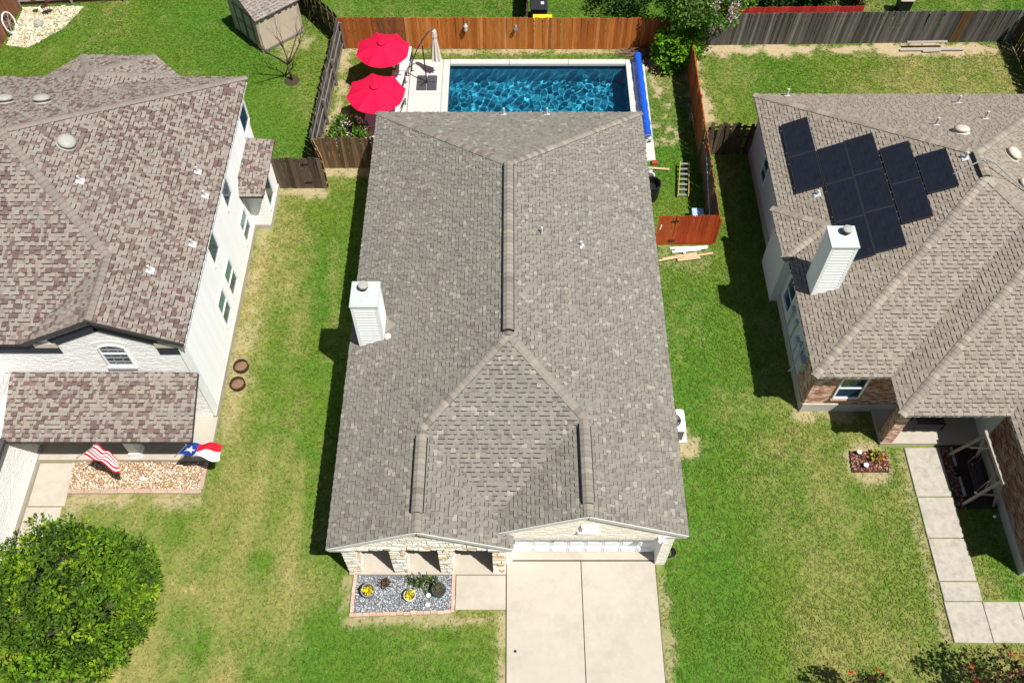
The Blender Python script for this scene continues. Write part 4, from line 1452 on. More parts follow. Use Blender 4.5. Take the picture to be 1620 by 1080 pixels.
def right_house():
    H = thing('brick_house', 'brown brick house with tan hipped roof carrying black solar panels', 'house', (17, 22, 0))
    p, z0 = .46, 3.0
    xl, yf, yb = 10.45, 16.5, 30.7
    xr = 23.45
    R = Roof(H, PAL_RIGHT, (.045, .04, .036), M_FASCIA, caps=[((.255, .218, .175), 5), ((.31, .27, .218), 3), ((.22, .19, .155), 2)])
    A1, A2, ap = (16.95, 23.0), (16.95, 24.2), z0 + p * 6.5
    # low saddle roof over the fireplace bay cuts the left slope
    R.plane((xl, 0), z0, (1, 0), p, [[(xl, yf), A1, A2, (xl, yb)]])
    R.plane((0, yb), z0, (0, -1), p, [[(xl, yb), (xr, yb), A2]])
    R.plane((0, yf), z0, (0, 1), p, [[(xl, yf), (13.1, yf), (18.275, 21.675), A1]])
    R.plane((13.1, 0), z0, (1, 0), p, [[(13.1, 14.98), (13.1, 16.5), (18.275, 21.675), (18.275, 20.155)]])
    R.plane((0, 14.98), z0, (0, 1), p, [[(13.1, 14.98), (16.76, 14.98), (20.105, 18.325), (18.275, 20.155)]])
    R.plane((16.76, 0), z0, (1, 0), p, [[(16.76, 10.2), (20.1, 10.2), (20.105, 18.325), (16.76, 14.98)]])
    R.plane((xr, 0), z0, (-1, 0), p, [[A1, (18.275, 21.675), (xr, 21.675), (xr, yb), A2], [(18.275, 20.155), (20.105, 18.325), (xr, 18.325), (xr, 21.675), (18.275, 21.675)]])
    # bay saddle
    zb = z0 + .0
    E1, E2, K = (10.17, 24.2), (10.2, 21.65), (11.9, 22.75)
    zk = z0 + p * (11.9 - xl) + .02
    pl = (zk - zb) / (11.9 - 10.185)
    R.plane((10.185, 0), zb, (1, 0), pl, [[E2, K, E1]], thick=.14)
    for E, sgn in ((E1, -1), (E2, 1)):
        R.plane3([(E[0], E[1], zb), (K[0], K[1], zk), (10.47, E[1], z0 + .03)])
    hd = p / math.sqrt(2)
    R.cap((xl, yb, z0), (*A2, ap), hd)
    R.cap((xr, yb, z0), (*A2, ap), hd)
    R.cap((xl, yf, z0), (*A1, ap), hd)
    R.cap((18.275, 21.675, z0 + p * 5.175), (*A1, ap), hd)
    R.cap((13.1, 14.98, z0), (18.275, 20.155, z0 + p * 5.175), hd)
    R.cap((20.105, 18.325, z0 + p * 3.345), (18.275, 20.155, z0 + p * 5.175), hd)
    R.cap((*A1, ap), (*A2, ap + .001), p, vent=(.08, .98))
    R.cap((E1[0], E1[1], zb), (K[0], K[1], zk), .3)
    R.cap((E2[0], E2[1], zb), (K[0], K[1], zk), .3)
    roof = R.finish()
    nL, nB, nR = (-p, 0, 1), (0, p, 1), (p, 0, 1)
    zl = lambda x: z0 + p * (x - xl)
    zbk = lambda y: z0 + p * (yb - y)
    zrt = lambda x: z0 + p * (xr - x)
    vent_pipe(roof, (11.8, 24.33, zl(11.8)), n=nL, h=.24)
    vent_pipe(roof, (16.55, 24.1, zl(16.55)), n=nL, h=.3)
    for x, y in ((11.78, 30.5), (18.7, 29.61), (18.93, 27.72), (16.65, 27.01)):
        vent_pipe(roof, (x, y, zbk(y)), n=nB, h=.38, r=.05, m=M_VENTTAN)
    dome_vent(roof, (17.27, 26.2, zbk(26.2)), nB, .3, M_VENTTAN)
    dome_vent(roof, (18.79, 24.91, zrt(18.79)), nR, .3, M_VENTTAN)
    dome_vent(roof, (18.74, 23.3, zrt(18.74)), nR, .3, M_VENTTAN)
    # chimney
    chimney(H, 10.85, 11.75, 19.82, 20.72, 3.05, 5.95, (11.42, 20.42))
    # walls
    w = MB()
    w.box(10.78, 23.1, 16.9, 30.3, 0, 2.95)
    w.box(13.5, 23.1, 16.0, 16.9, .1, 2.9) if False else None
    w.box(17.1, 23.1, 10.5, 16.9, 0, 2.9)
    w.obj('wall', mat('grey_white_siding', (.6, .62, .63), rough=.6, var=.05), H)
    bm = mat('grey_white_siding')
    siding(H, (10.78, 18.0, 0), (0, 1, 0), 12.3, .45, 2.95, bm, (-1, 0, 0), h=.19, lap=.02)
    MB().box(10.72, 10.8, 16.86, 30.3, -.05, .45).obj('foundation', M_FOUND, H)
    bp = [(.42, .2, .135), (.52, .29, .2), (.6, .39, .29), (.34, .165, .12), (.64, .47, .37), (.5, .27, .185), (.7, .55, .45)]
    brick_face(H, 'front_brickwork', (0, 16.86, 0), (1, 0, 0), [[(10.78, .5), (14.3, .5), (14.3, 2.85), (10.78, 2.85)]], M_BRICK, bp, M_MORTAR, (0, -1, 0))
    brick_face(H, 'corner_brickwork', (10.76, 0, 0), (0, 1, 0), [[(16.87, .45), (18.0, .45), (18.0, 2.85), (16.87, 2.85)]], M_BRICK, bp, M_MORTAR, (-1, 0, 0))
    MB().box(10.75, 17.1, 16.8, 16.9, -.05, .5).obj('front_foundation', M_FOUND, H)
    window(H, (12.18, 16.84, 1.66), (1, 0, 0), .98, 1.42, (0, -1, 0))
    me = MB().box(0, .066, -.1, 0, 0, .09).mesh('sill_brick', mat('sill_clay', (.42, .25, .17), var=.2))
    sl = MB().box(11.62, 12.72, 16.8, 16.86, .84, .87).obj('window_sill', M_MORTAR, H)
    for i in range(14):
        link('sill_brick', me, sl, Matrix.Translation((11.64 + i * .077, 16.84, .85)))
    # porch: slab, brick pillar, beam, low wall
    MB().box(13.42, 17.1, 15.38, 16.85, -.05, .16).obj('porch_floor', M_CONC, H)
    pil = MB().box(13.46, 13.86, 15.42, 15.82, .16, 2.75).obj('porch_pillar', M_MORTAR, H)
    brick_face(pil, 'brickwork', (0, 15.42, 0), (1, 0, 0), [[(13.46, .16), (13.86, .16), (13.86, 2.75), (13.46, 2.75)]], M_BRICK, bp, M_MORTAR, (0, -1, 0))
    brick_face(pil, 'brickwork', (13.46, 0, 0), (0, 1, 0), [[(15.42, .16), (15.82, .16), (15.82, 2.75), (15.42, 2.75)]], M_BRICK, bp, M_MORTAR, (-1, 0, 0))
    MB().box(13.46, 17.1, 15.46, 15.78, 2.55, 2.85).obj('porch_beam', M_WHITE, H)
    MB().box(13.46, 13.8, 15.82, 16.85, 2.56, 2.84).obj('porch_side_beam', M_WHITE, H)
    MB().box(14.3, 17.1, 16.6, 16.85, .16, 2.7).obj('porch_wall', mat('porch_brown', (.2, .14, .1)), H)  # plain brown back wall of the porch
    # garage wing wall: same brick, this side's shade put into its darker palette
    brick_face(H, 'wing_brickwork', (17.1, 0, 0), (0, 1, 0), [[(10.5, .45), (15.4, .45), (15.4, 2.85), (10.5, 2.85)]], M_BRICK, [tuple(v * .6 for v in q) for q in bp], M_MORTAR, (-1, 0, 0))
    MB().box(17.04, 17.12, 10.5, 15.38, -.05, .45).obj('wing_foundation', M_FOUND, H)
    # fireplace bay wall and box, side window
    bay = MB().box(10.42, 10.8, 21.9, 23.95, .0, 2.85).obj('fireplace_bay', bm, H)
    siding(bay, (10.42, 21.9, 0), (0, 1, 0), 2.05, .4, 2.8, bm, (-1, 0, 0), h=.19, lap=.02)
    window(H, (10.76, 21.1, 1.5), (0, -1, 0), 1.0, 1.4, (-1, 0, 0))
    window(H, (10.76, 27.6, 1.6), (0, -1, 0), .8, 1.2, (-1, 0, 0))
    # meter boxes and conduit on the shaded side wall
    mp = mat('meter_grey', (.45, .5, .52), rough=.5, var=.08)
    for y, z, a, b, d in ((18.0, 1.45, .4, .55, .2), (18.62, 1.5, .32, .5, .14), (19.05, 1.3, .3, .38, .12), (19.7, 1.6, .2, .3, .1), (20.3, 1.5, .28, .42, .13)):
        bx = MB().box(10.76 - d, 10.76, y - a / 2, y + a / 2, z - b / 2, z + b / 2).obj('meter_box', mp, H)
        MB().box(10.755 - d, 10.765 - d, y - a / 2 + .02, y + a / 2 - .02, z - b / 2 + .02, z + b / 2 - .02).obj('box_cover', mp, bx)
        MB().tube([(10.72, y, z - b / 2), (10.72, y, .05)], .025, 8).obj('conduit', mp, H)
    MB().tube([(10.62, 18.35, 2.7), (10.62, 18.35, .5), (10.5, 18.35, .35)], .035, 8).obj('downpipe', mp, H)
    # solar conduit over the ridge
    c = [(15.85, 23.4, zl(15.85) + .1), (16.95, 23.62, ap + .3), (17.3, 23.55, ap + .18), (18.6, 23.0, zrt(18.6) + .1), (19.8, 22.5, zrt(19.8) + .1)]
    MB().tube(c, .03, 8).obj('solar_conduit', M_STEEL, roof)
    return H


HOUSE_R = right_house()


def solar_panels():
    p, z0, xl = .46, 3.0, 10.45
    k = math.sqrt(1 + p * p)
    U = Vector((0, -1, 0))
    V = Vector((1 / k, 0, p / k))
    Nn = U.cross(V)
    if Nn.z < 0:
        Nn = -Nn
    mb = MB()
    a, b = 1.88, 1.06
    fr = MB()
    rail = MB()
    rail.box(-.02, .02, -.06, b + .06, -.06, -.012)
    for q in ((0, a, 0, .022), (0, a, b - .028, b), (0, .028, .028, b - .028), (a - .028, a, .028, b - .028)):
        fr.box(q[0], q[1], q[2], q[3], -.012, .026)
    gl = MB().box(.02, a - .02, .02, b - .02, -.008, .02)
    mf = fr.mesh('frame', mat('black_anodised_frame', (.05, .05, .055), rough=.35, var=.1, metal=.4))
    mg = gl.mesh('cell_glass', M_PANEL)
    mr = rail.mesh('mounting_rail', M_STEEL)
    ms = MB()
    for i in range(1, 6):
        ms.box(.03, a - .03, b * i / 6 - .003, b * i / 6 + .003, .0195, .0212)
    mc = ms.mesh('cell_seams', mat('cell_seam', (.02, .023, .032), rough=.4))
    # (y of far edge, slope distance of lower edge, label)
    S = [(28.36, .77, 'black solar panel at the far lower corner of the array, nearest the back eave'),
         (26.46, .77, 'second black solar panel in the lowest column, beside the flashing'),
         (26.46, 1.86, 'upper black solar panel in the second column of the array'),
         (24.56, 1.86, 'middle black solar panel in the second column, above the chimney'),
         (22.66, 1.86, 'black solar panel half hidden behind the white chimney'),
         (26.5, 2.93, 'topmost black solar panel in the third column'),
         (24.62, 2.93, 'middle black solar panel in the third, longest column'),
         (22.74, 2.93, 'bottom black solar panel right of the white chimney'),
         (25.58, 4.05, 'upper black solar panel in the fourth column'),
         (23.7, 4.05, 'lower black solar panel in the fourth column'),
         (24.73, 5.16, 'single black solar panel nearest the ridge with conduit running from it')]
    for y, s, lab in S:
        P = Vector((xl, y, z0)) + V * s + Nn * .12
        M = Matrix(((U.x, V.x, Nn.x, P.x), (U.y, V.y, Nn.y, P.y), (U.z, V.z, Nn.z, P.z), (0, 0, 0, 1)))
        t = tag(link('solar_panel', None, None, M), lab, 'solar panel', 'solar panels on the brick house roof')
        link('frame', mf, t, M)
        link('cell_glass', mg, t, M)
        link('cell_seams', mc, t, M)
        for r in (.3, a - .3):
            link('mounting_rail', mr, t, M @ Matrix.Translation((r, 0, 0)))


solar_panels()

# ================================================================== FENCES
ORANGE = [(.42, .13, .026), (.47, .165, .038), (.37, .105, .022), (.44, .142, .03), (.5, .2, .06)]
DARKRED = [(.33, .085, .022), (.37, .10, .026), (.29, .07, .02), (.4, .12, .033)]
REDSTAIN = [(.34, .055, .013), (.38, .07, .018), (.3, .044, .011), (.4, .085, .022)]
GREYW = [(.085, .08, .073), (.12, .113, .102), (.06, .056, .05), (.17, .162, .147), (.095, .085, .075), (.075, .07, .064), (.11, .1, .09)]
BROWNW = [(.13, .075, .04), (.17, .1, .055), (.10, .06, .035), (.2, .13, .075), (.15, .095, .06)]
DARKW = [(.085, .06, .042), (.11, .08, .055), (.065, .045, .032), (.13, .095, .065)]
TANW = [(.42, .26, .12), (.46, .3, .15), (.38, .23, .11)]
PICKET = {}


def picket_mesh(w, h, col, ear):
    key = (round(w, 3), round(h, 2), col, ear)
    if key not in PICKET:
        t = .018
        m = MB()
        e = .03 if ear else 0
        prof = [(0, 0), (w, 0), (w, h - e), (w - e, h), (e, h), (0, h - e)] if ear else [(0, 0), (w, 0), (w, h), (0, h)]
        n = len(prof)
        m.v = [(x, 0, z) for x, z in prof] + [(x, t, z) for x, z in prof]
        m.f = [tuple(range(n)), tuple(reversed(range(n, 2 * n)))] + [((k + 1) % n, k, n + k, n + (k + 1) % n) for k in range(n)]
        m.t = [col] * len(m.f)
        PICKET[key] = m.mesh('picket', M_WOOD)
    return PICKET[key]


def fence(label, a, b, pal, h=1.83, pw=.142, gap=.003, face=-1, rails=True, posts=2.4, ear=True, wild=.012, name='picket_fence', palf=None, cat='fence', lean=0.0,
          railpal=None, skip=0.0, boards='picket', thick=.018):
    """pickets from a to b, one object each; face = side of the line on which the pickets hang"""
    a, b = Vector((a[0], a[1], 0)), Vector((b[0], b[1], 0))
    d = b - a
    L = d.length
    T = d.normalized()
    S = Vector((T.y, -T.x, 0)) * face       # side of the pickets
    F = thing(name, label, cat, a)
    ang = math.atan2(T.y, T.x)
    n = int(L / (pw + gap))
    st = L / n
    for i in range(n):
        if random.random() < skip:
            continue
        t = i / n
        P = palf(t) if palf else pal
        hh = h + random.choice((-.02, -.01, 0, .01, .02)) * (1 if wild < .03 else 2.5)
        me = picket_mesh(st - gap, round(hh, 2), random.choice(P), ear)
        off = S * .02 + (Vector((0, 0, 0)) if face * 1 > 0 else Vector((0, 0, 0)))
        p = a + T * (st * i) + off + S * random.uniform(0, wild)
        M = Matrix.Translation(p) @ Matrix.Rotation(ang, 4, 'Z') @ Matrix.Rotation(lean + random.gauss(0, wild * .5), 4, 'Y') @ Matrix.Rotation(random.gauss(0, wild * .6), 4, 'X')
        o = link(boards, me, F, M)
    rp = (railpal or pal)[0]
    if rails:
        for z in (.3, 1.0, h - .25):
            m = MB()
            m.bar(a + Vector((0, 0, z)) - S * .03, b + Vector((0, 0, z)) - S * .03, .04, .09, rp)
            m.obj('rail', M_WOOD, F)
    if posts:
        k = max(1, round(L / posts))
        for i in range(k + 1):
            p = a + d * (i / k) - S * .095
            MB().box(p.x - .045, p.x + .045, p.y - .045, p.y + .045, 0, h - .3, rp).obj('post', M_WOOD, F)
    return F


# back fence behind the pool
f = fence('orange stained picket fence behind the swimming pool', (-8.42, 37.5), (8.5, 37.42), ORANGE, face=1,
          palf=lambda t: DARKRED if t < .1 else ([(.15, .06, .028), (.19, .075, .03), (.25, .08, .03)] if t < .185 else (ORANGE if t < .86 else DARKRED + ORANGE[:1])))
# fence between the pool yard and the two-storey house's yard
fence('sagging weathered fence left of the red umbrellas', (-8.76, 29.36), (-8.42, 37.46), GREYW, face=-1, wild=.02, railpal=[(.17, .15, .13)])
fence('brown picket gate fence joining the middle house to the side fence', (-8.66, 29.32), (-6.0, 29.32), BROWNW, face=1, wild=.018, posts=0)
g = fence('dark brown weathered gate beside the two-storey house', (-10.3, 28.09), (-8.14, 28.09), DARKW, face=1, pw=.19, wild=.02, posts=0, name='picket_gate', cat='gate')
for z in (.35, 1.45):
    MB().box(-9.05, -8.75, 28.03, 28.062, z, z + .06).obj('hinge', M_BLACK, g)
fence('short pale tan fence panel joining gate and brown fence', (-8.1, 28.1), (-8.68, 29.3), TANW, face=1, wild=.008, posts=0, pw=.16)
# diagonal shaded fence beyond the shed
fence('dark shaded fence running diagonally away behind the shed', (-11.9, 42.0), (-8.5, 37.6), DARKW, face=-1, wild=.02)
# back-left corner fences
fence('brown fence with thick posts along the far end of the shed yard', (-25.5, 40.85), (-12.2, 41.9), BROWNW, face=-1, wild=.015, posts=2.6, railpal=[(.3, .27, .24)])
fence('reddish brown fence along the far left edge of the yard', (-25.6, 33.0), (-25.5, 40.8), [(.2, .09, .05), (.24, .115, .065), (.17, .075, .04)], face=1, wild=.012)
# right side of the pool yard
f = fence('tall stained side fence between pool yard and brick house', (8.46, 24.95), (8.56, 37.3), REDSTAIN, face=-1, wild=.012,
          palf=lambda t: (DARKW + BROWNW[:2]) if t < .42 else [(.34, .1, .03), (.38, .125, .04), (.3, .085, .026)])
g = fence('red stained board gate in front of the ladder', (6.0, 24.85), (8.47, 24.88), REDSTAIN, face=1, wild=.008, posts=0, name='board_gate', cat='gate')
for z in (.28, 1.5):
    MB().box(6.55, 6.85, 24.79, 24.822, z, z + .05).obj('hinge', M_BLACK, g)
MB().bar((6.12, 24.82, 1.0), (6.15, 24.82, 1.3), .02, .04).obj('handle', M_WHITE, g)
# dark broken fence right of the pool yard
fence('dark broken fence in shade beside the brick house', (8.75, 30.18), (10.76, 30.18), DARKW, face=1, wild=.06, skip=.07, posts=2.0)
# long grey fence behind the brick house
fence('long grey weathered fence with leaning boards behind the brick house', (8.75, 37.72), (25.1, 38.05), GREYW, face=1, wild=.016, gap=.003, pw=.12, lean=.045, ear=False,
      palf=lambda t: [(.1, .055, .025), (.12, .07, .035)] if .80 < t < .83 else GREYW)
fence('dark fence at the far right corner of the yard', (24.95, 30.5), (25.1, 38.0), DARKW, face=-1, wild=.03)
fence('low strip of bright red fence behind the grey boards', (9.9, 37.98), (17.1, 38.12), [(.42, .03, .02), (.47, .04, .025)], face=1, h=2.0, wild=.004, posts=0, ear=False, gap=.001)
fence('dark fence dividing the two yards behind the pool', (.72, 37.9), (.9, 46.0), DARKW, face=1, wild=.02)
fence('dark fence dividing the far yards behind the grey fence', (17.2, 38.4), (18.9, 46.0), DARKW, face=1, wild=.02)

# small items on the fences
def fence_lamp(x, label):
    t = thing('wall_lantern', label, 'lantern', (x, 37.42, 1.2))
    MB().box(x - .06, x + .06, 37.4, 37.44, 1.15, 1.5).obj('back_plate', M_STEEL, t)
    MB().lathe((x, 37.3, 1.15), [(.05, 0), (.09, .05), (.09, .28), (.11, .3), (.03, .4)], 8).obj('lamp_glass', mat('lantern_glass', (.5, .48, .42), rough=.3), t)
    MB().bar((x, 37.42, 1.45), (x, 37.3, 1.52), .03, .03).obj('bracket', M_DARKMETAL, t)


fence_lamp(at(737, 40, 1.3).x, 'grey rectangular lantern on the orange fence, nearer the umbrellas')
sp = thing('fence_spotlight', 'round silver spotlight on the orange fence above the pool', 'spotlight', (at(816, 42, 1.3).x, 37.42, 1.2))
xx = at(816, 42, 1.3).x
MB().tube([(xx, 37.42, 1.3), (xx, 37.25, 1.32)], [.05, .1], 12).obj('lamp_head', M_STEEL, sp)
MB().box(xx - .06, xx + .06, 37.4, 37.44, 1.22, 1.42).obj('back_plate', M_STEEL, sp)

# ================================================================== PLANTS
def leaf_cloud(centres, radii, n_leaf, size, pal, up=.35, wide=.36):
    """leaf quads in rosettes spread over clump centres; returns V, F, tint"""
    C = np.repeat(np.asarray(centres, float), n_leaf, 0)
    Rr = np.repeat(np.asarray(radii, float), n_leaf)
    k = len(C)
    d = RNG.normal(0, 1, (k, 3))
    d /= np.linalg.norm(d, axis=1)[:, None]
    P = C + d * (Rr * RNG.uniform(.25, 1.0, k) ** .6)[:, None]
    # leaf points outward and a little upward
    a = d + RNG.normal(0, .45, (k, 3)) + np.array([0, 0, up * .6])
    a /= np.linalg.norm(a, axis=1)[:, None]
    nrm = RNG.normal(0, .55, (k, 3)) + d * .35 + np.array([0, 0, .75])
    b = np.cross(nrm, a)
    b /= np.linalg.norm(b, axis=1)[:, None] + 1e-9
    s = size * RNG.uniform(.65, 1.3, k)
    L_, W_ = s[:, None], (s * wide)[:, None]
    V = np.stack([P, P + a * L_ * .5 + b * W_ - np.array([0, 0, .04]) * L_, P + a * L_, P + a * L_ * .5 - b * W_ - np.array([0, 0, .04]) * L_], 1)
    F = np.arange(k * 4).reshape(-1, 4)
    pal = np.asarray(pal)
    base = pal[RNG.integers(0, len(pal), len(centres))]
    t = np.repeat(base, n_leaf, 0) * RNG.uniform(.7, 1.3, (k, 1))
    return V.reshape(-1, 3), F, t


def crown_points(c, r, n, lump=.25, seed=1, shell=.55, zmin=None):
    rg = np.random.default_rng(seed)
    d = rg.normal(0, 1, (n, 3))
    d /= np.linalg.norm(d, axis=1)[:, None]
    lob = rg.normal(0, 1, (9, 3))
    lob /= np.linalg.norm(lob, axis=1)[:, None]
    m = 1 + lump * (np.max(d @ lob.T, 1) - .75) * 2
    rr = (shell + (1.04 - shell) * rg.uniform(0, 1, n) ** .7) * m
    P = np.asarray(c) + d * rr[:, None] * np.asarray(r)
    if zmin is not None:
        P = P[P[:, 2] > zmin]
    return P


def limbs(base, top, r0, targets, m, parent, seed=1, name='trunk'):
    rg = random.Random(seed)
    mb = MB()
    base, top = Vector(base), Vector(top)
    mid = (base + top) / 2 + Vector((rg.uniform(-.06, .06), rg.uniform(-.06, .06), 0))
    mb.tube([base, mid, top], [r0 * 1.25, r0, r0 * .8], 10)
    for q in targets:
        q = Vector(q)
        s = base.lerp(top, rg.uniform(.6, 1.0))
        md = s.lerp(q, .5) + Vector((rg.uniform(-.15, .15), rg.uniform(-.15, .15), rg.uniform(.0, .2)))
        mb.tube([s, md, q], [r0 * .5, r0 * .3, r0 * .1], 6)
    return mb.obj(name, m, parent, smooth=True)


def tree(name, label, base, c, r, n_clump, n_leaf, size, pal, clump_r=.28, seed=1, trunk_r=.1, bark=None, flowers=None, cat='tree', group=None, lump=.3, zmin=.15, stems=1, fn=0, wide=.36, shell=.55):
    T = thing(name, label, cat, base, group)
    P = crown_points(c, r, n_clump, lump, seed, zmin=zmin, shell=shell)
    V, F, t = leaf_cloud(P, np.full(len(P), clump_r), n_leaf, size, pal, wide=wide)
    link('crown', np_mesh('crown', V, F, M_LEAF, t), T)
    rg = np.random.default_rng(seed + 5)
    tg = P[rg.integers(0, len(P), 16)]
    tg = np.asarray(c) + (tg - np.asarray(c)) * .75
    for s in range(stems):
        off = Vector((rg.uniform(-.15, .15), rg.uniform(-.15, .15), 0)) if stems > 1 else Vector((0, 0, 0))
        limbs(Vector(base) + off, Vector(c) + off * 3 - Vector((0, 0, r[2] * .45)), trunk_r, [tuple(x) for x in tg[s::stems]], bark or M_BARK, T, seed + s)
    if flowers is not None:
        FP = crown_points(c, np.asarray(r) * 1.02, fn, lump, seed + 9, shell=.9, zmin=zmin)
        if len(flowers) > 1:
            FP = FP[(FP - np.asarray(c)) @ np.asarray(flowers[1]) > flowers[2]]
        V, F, t = leaf_cloud(FP, np.full(len(FP), .1), 14, .075, flowers[0])
        link('blossom', np_mesh('blossom', V, F, M_PETAL, t), T)
    return T


GREEN_BIG = [(0.066, 0.138, 0.012), (0.094, 0.186, 0.014), (0.050, 0.096, 0.012), (0.132, 0.258, 0.014), (0.072, 0.144, 0.014), (0.216, 0.312, 0.018), (0.058, 0.114, 0.014), (0.108, 0.210, 0.012), (0.042, 0.084, 0.012)]
tree('shade_tree', 'large round dark green tree on the front lawn of the two-storey house', (-13.6, 8.95, 0), (-13.5, 8.9, 2.35), (2.2, 2.15, 1.95),
     560, 52, .15, GREEN_BIG, clump_r=.22, seed=12, trunk_r=.14, lump=.45, wide=.22, shell=.68)
PINK = [[(.62, .42, .5), (.7, .52, .58), (.55, .36, .42)], (1, 0, .1), .35]
tree('flowering_tree', 'pink flowering crape myrtle growing over the back fence corner', (8.85, 37.05, 0), (8.75, 36.95, 3.3), (2.1, 1.6, 1.5), 420, 24, .13,
     [(.08, .17, .025), (.055, .12, .02), (.11, .22, .03), (.16, .28, .04)], clump_r=.22, seed=8, trunk_r=.05, bark=M_BARKG, flowers=PINK, fn=420, stems=4, zmin=1.7)
tree('green_shrub', 'bright green leafy shrub in front of the flowering tree at the pool corner', (8.1, 36.5, 0), (8.0, 36.25, 1.05), (1.15, .95, .95), 170, 22, .17,
     [(.13, .3, .014), (.18, .36, .02), (.09, .21, .014)], clump_r=.2, seed=15, trunk_r=.03, cat='shrub', zmin=.2, stems=2)
tree('rose_bush', 'leafy bush with pale pink roses beside the brown fence', (-7.5, 31.0, 0), (-7.5, 31.0, .62), (.85, .75, .6), 110, 20, .12,
     [(.1, .2, .025), (.14, .26, .03), (.075, .15, .02)], clump_r=.16, seed=21, trunk_r=.02, cat='shrub', flowers=[[(.75, .6, .62), (.8, .7, .7)]], fn=26, zmin=.08, stems=3)
# trees in the yards behind
for i, (x, y, z, rx, rz, lab) in enumerate(((6.0, 40.6, 1.5, 1.5, 1.5, 'dark green bush behind the orange fence beside the flowering tree'),
                                           (11.6, 40.2, 1.3, 1.3, 1.2, 'dark leafy bush behind the red fence strip, next to the flowering tree'),
                                           (13.3, 40.7, 1.3, 1.2, 1.2, 'dark leafy bush in the middle behind the red fence strip'),
                                           (15.6, 40.6, 1.2, .9, 1.1, 'dark leafy bush nearest the white bicycle behind the red strip'))):
    tree('garden_bush', lab, (x, y, 0), (x, y, z), (rx, rx, rz), 150, 18, .16, [(.03, .075, .014), (.045, .1, .016), (.025, .055, .012)], clump_r=.24, seed=30 + i, trunk_r=.04, cat='shrub',
         group='bushes in the yards behind', zmin=.1)
# red roses at the bottom right
RED = [[(.5, .006, .01), (.62, .012, .016), (.4, .004, .008)]]
DKR = [(.035, .055, .016), (.07, .03, .02), (.05, .08, .018), (.09, .035, .025)]
tree('red_rose_bush', 'small dark bush with red roses at the bottom edge of the right lawn', (10.5, 6.5, 0), (10.5, 6.5, 1.8), (.55, .42, .55), 30, 18, .11, DKR, clump_r=.14, seed=41,
     trunk_r=.02, cat='shrub', group='red rose bushes', flowers=RED, fn=7, zmin=.1, stems=3)
tree('red_rose_bush', 'large spreading red rose bush below the stained walk corner', (14.9, 6.85, 0), (14.85, 6.85, 1.9), (1.1, .7, .7), 58, 18, .12, DKR, clump_r=.17, seed=43,
     trunk_r=.02, cat='shrub', group='red rose bushes', flowers=RED, fn=9, zmin=.15, stems=4)


def bare_tree():
    T = thing('bare_sapling', 'leafless sapling in a dark mulch ring in front of the shed', 'tree', (-10.66, 35.08, 0))
    rg = random.Random(4)
    mb = MB()
    B = Vector((-10.66, 35.08, 0))

    def grow(p, d, r, l, depth):
        pts, rs = [p], [r]
        q = p.copy()
        for k in range(4):
            d = (d + Vector((rg.uniform(-.18, .18), rg.uniform(-.18, .18), .07))).normalized()
            q = q + d * l / 4
            pts.append(q.copy())
            rs.append(r * (1 - .16 * (k + 1)))
        mb.tube(pts, rs, 6 if depth < 2 else 5)
        if depth < 4:
            for _ in range(3 if depth < 3 else 2):
                i = rg.choice((2, 3, 4))
                dd = (d + Vector((rg.uniform(-.7, .7), rg.uniform(-.7, .7), rg.uniform(.0, .4)))).normalized()
                grow(pts[i], dd, rs[i] * .72, l * rg.uniform(.5, .72), depth + 1)
    mb.tube([B, B + Vector((.02, 0, .5)), B + Vector((0, .02, 1.0))], [.06, .052, .046], 8)
    for dd in ((-.75, .1, .8), (.05, .2, 1), (.45, .2, .9), (.75, .1, .8), (-.3, -.4, .9)):
        grow(B + Vector((0, .02, .95)), Vector(dd).normalized(), .045, 1.6, 1)
    mb.obj('trunk', M_BARK, T, smooth=True)
    MB().lathe((-10.66, 35.08, -.02), [(.36, 0), (.36, .03), (.3, .06), (.08, .09)], 22).obj('mulch_ring', M_SOIL, T)


bare_tree()


def scatter_stones(name, label, polys, n, size, pal, m=None, cat='gravel', z=.0, flat=.6, thickz=.03):
    """loose stones inside convex plan polygons: one mass"""
    V, F, t = [], [], []
    octv = np.array([[1, 0, 0], [.3, 1, .1], [-1, .1, 0], [-.2, -1, 0], [.1, .1, 1], [0, 0, -.6]])
    octf = np.array([[0, 1, 4], [1, 2, 4], [2, 3, 4], [3, 0, 4], [1, 0, 5], [2, 1, 5], [3, 2, 5], [0, 3, 5]])
    k = 0
    for P in polys:
        P = ccw(P)
        xs, ys = [p[0] for p in P], [p[1] for p in P]
        m_ = int(n * area(P))
        while m_ > 0:
            x, y = random.uniform(min(xs), max(xs)), random.uniform(min(ys), max(ys))
            ok = all((P[(i + 1) % len(P)][0] - P[i][0]) * (y - P[i][1]) - (P[(i + 1) % len(P)][1] - P[i][1]) * (x - P[i][0]) > 0 for i in range(len(P)))
            if not ok:
                m_ -= .3
                continue
            m_ -= 1
            a = random.uniform(0, 6.28)
            s = size * random.uniform(.6, 1.4)
            c_, s_ = math.cos(a), math.sin(a)
            q = octv * np.array([s, s * random.uniform(.55, .9), s * flat]) * RNG.uniform(.8, 1.2, (6, 1))
            q = np.stack([q[:, 0] * c_ - q[:, 1] * s_, q[:, 0] * s_ + q[:, 1] * c_, q[:, 2]], 1) + np.array([x, y, z + random.uniform(0, thickz)])
            V.append(q)
            F.append(octf + k)
            k += 6
            c = np.asarray(random.choice(pal)) * random.uniform(.8, 1.2)
            t.append(np.repeat(c[None], 8, 0))
    o = link(name, np_mesh(name, np.concatenate(V), np.concatenate(F), m or M_PEBBLE, np.concatenate(t)), kind='stuff')
    tag(o, label, cat)
    return o


def flat_bed(name, poly, z, m):
    return structure(MB().prism(poly, -.05, z).obj(name, m))


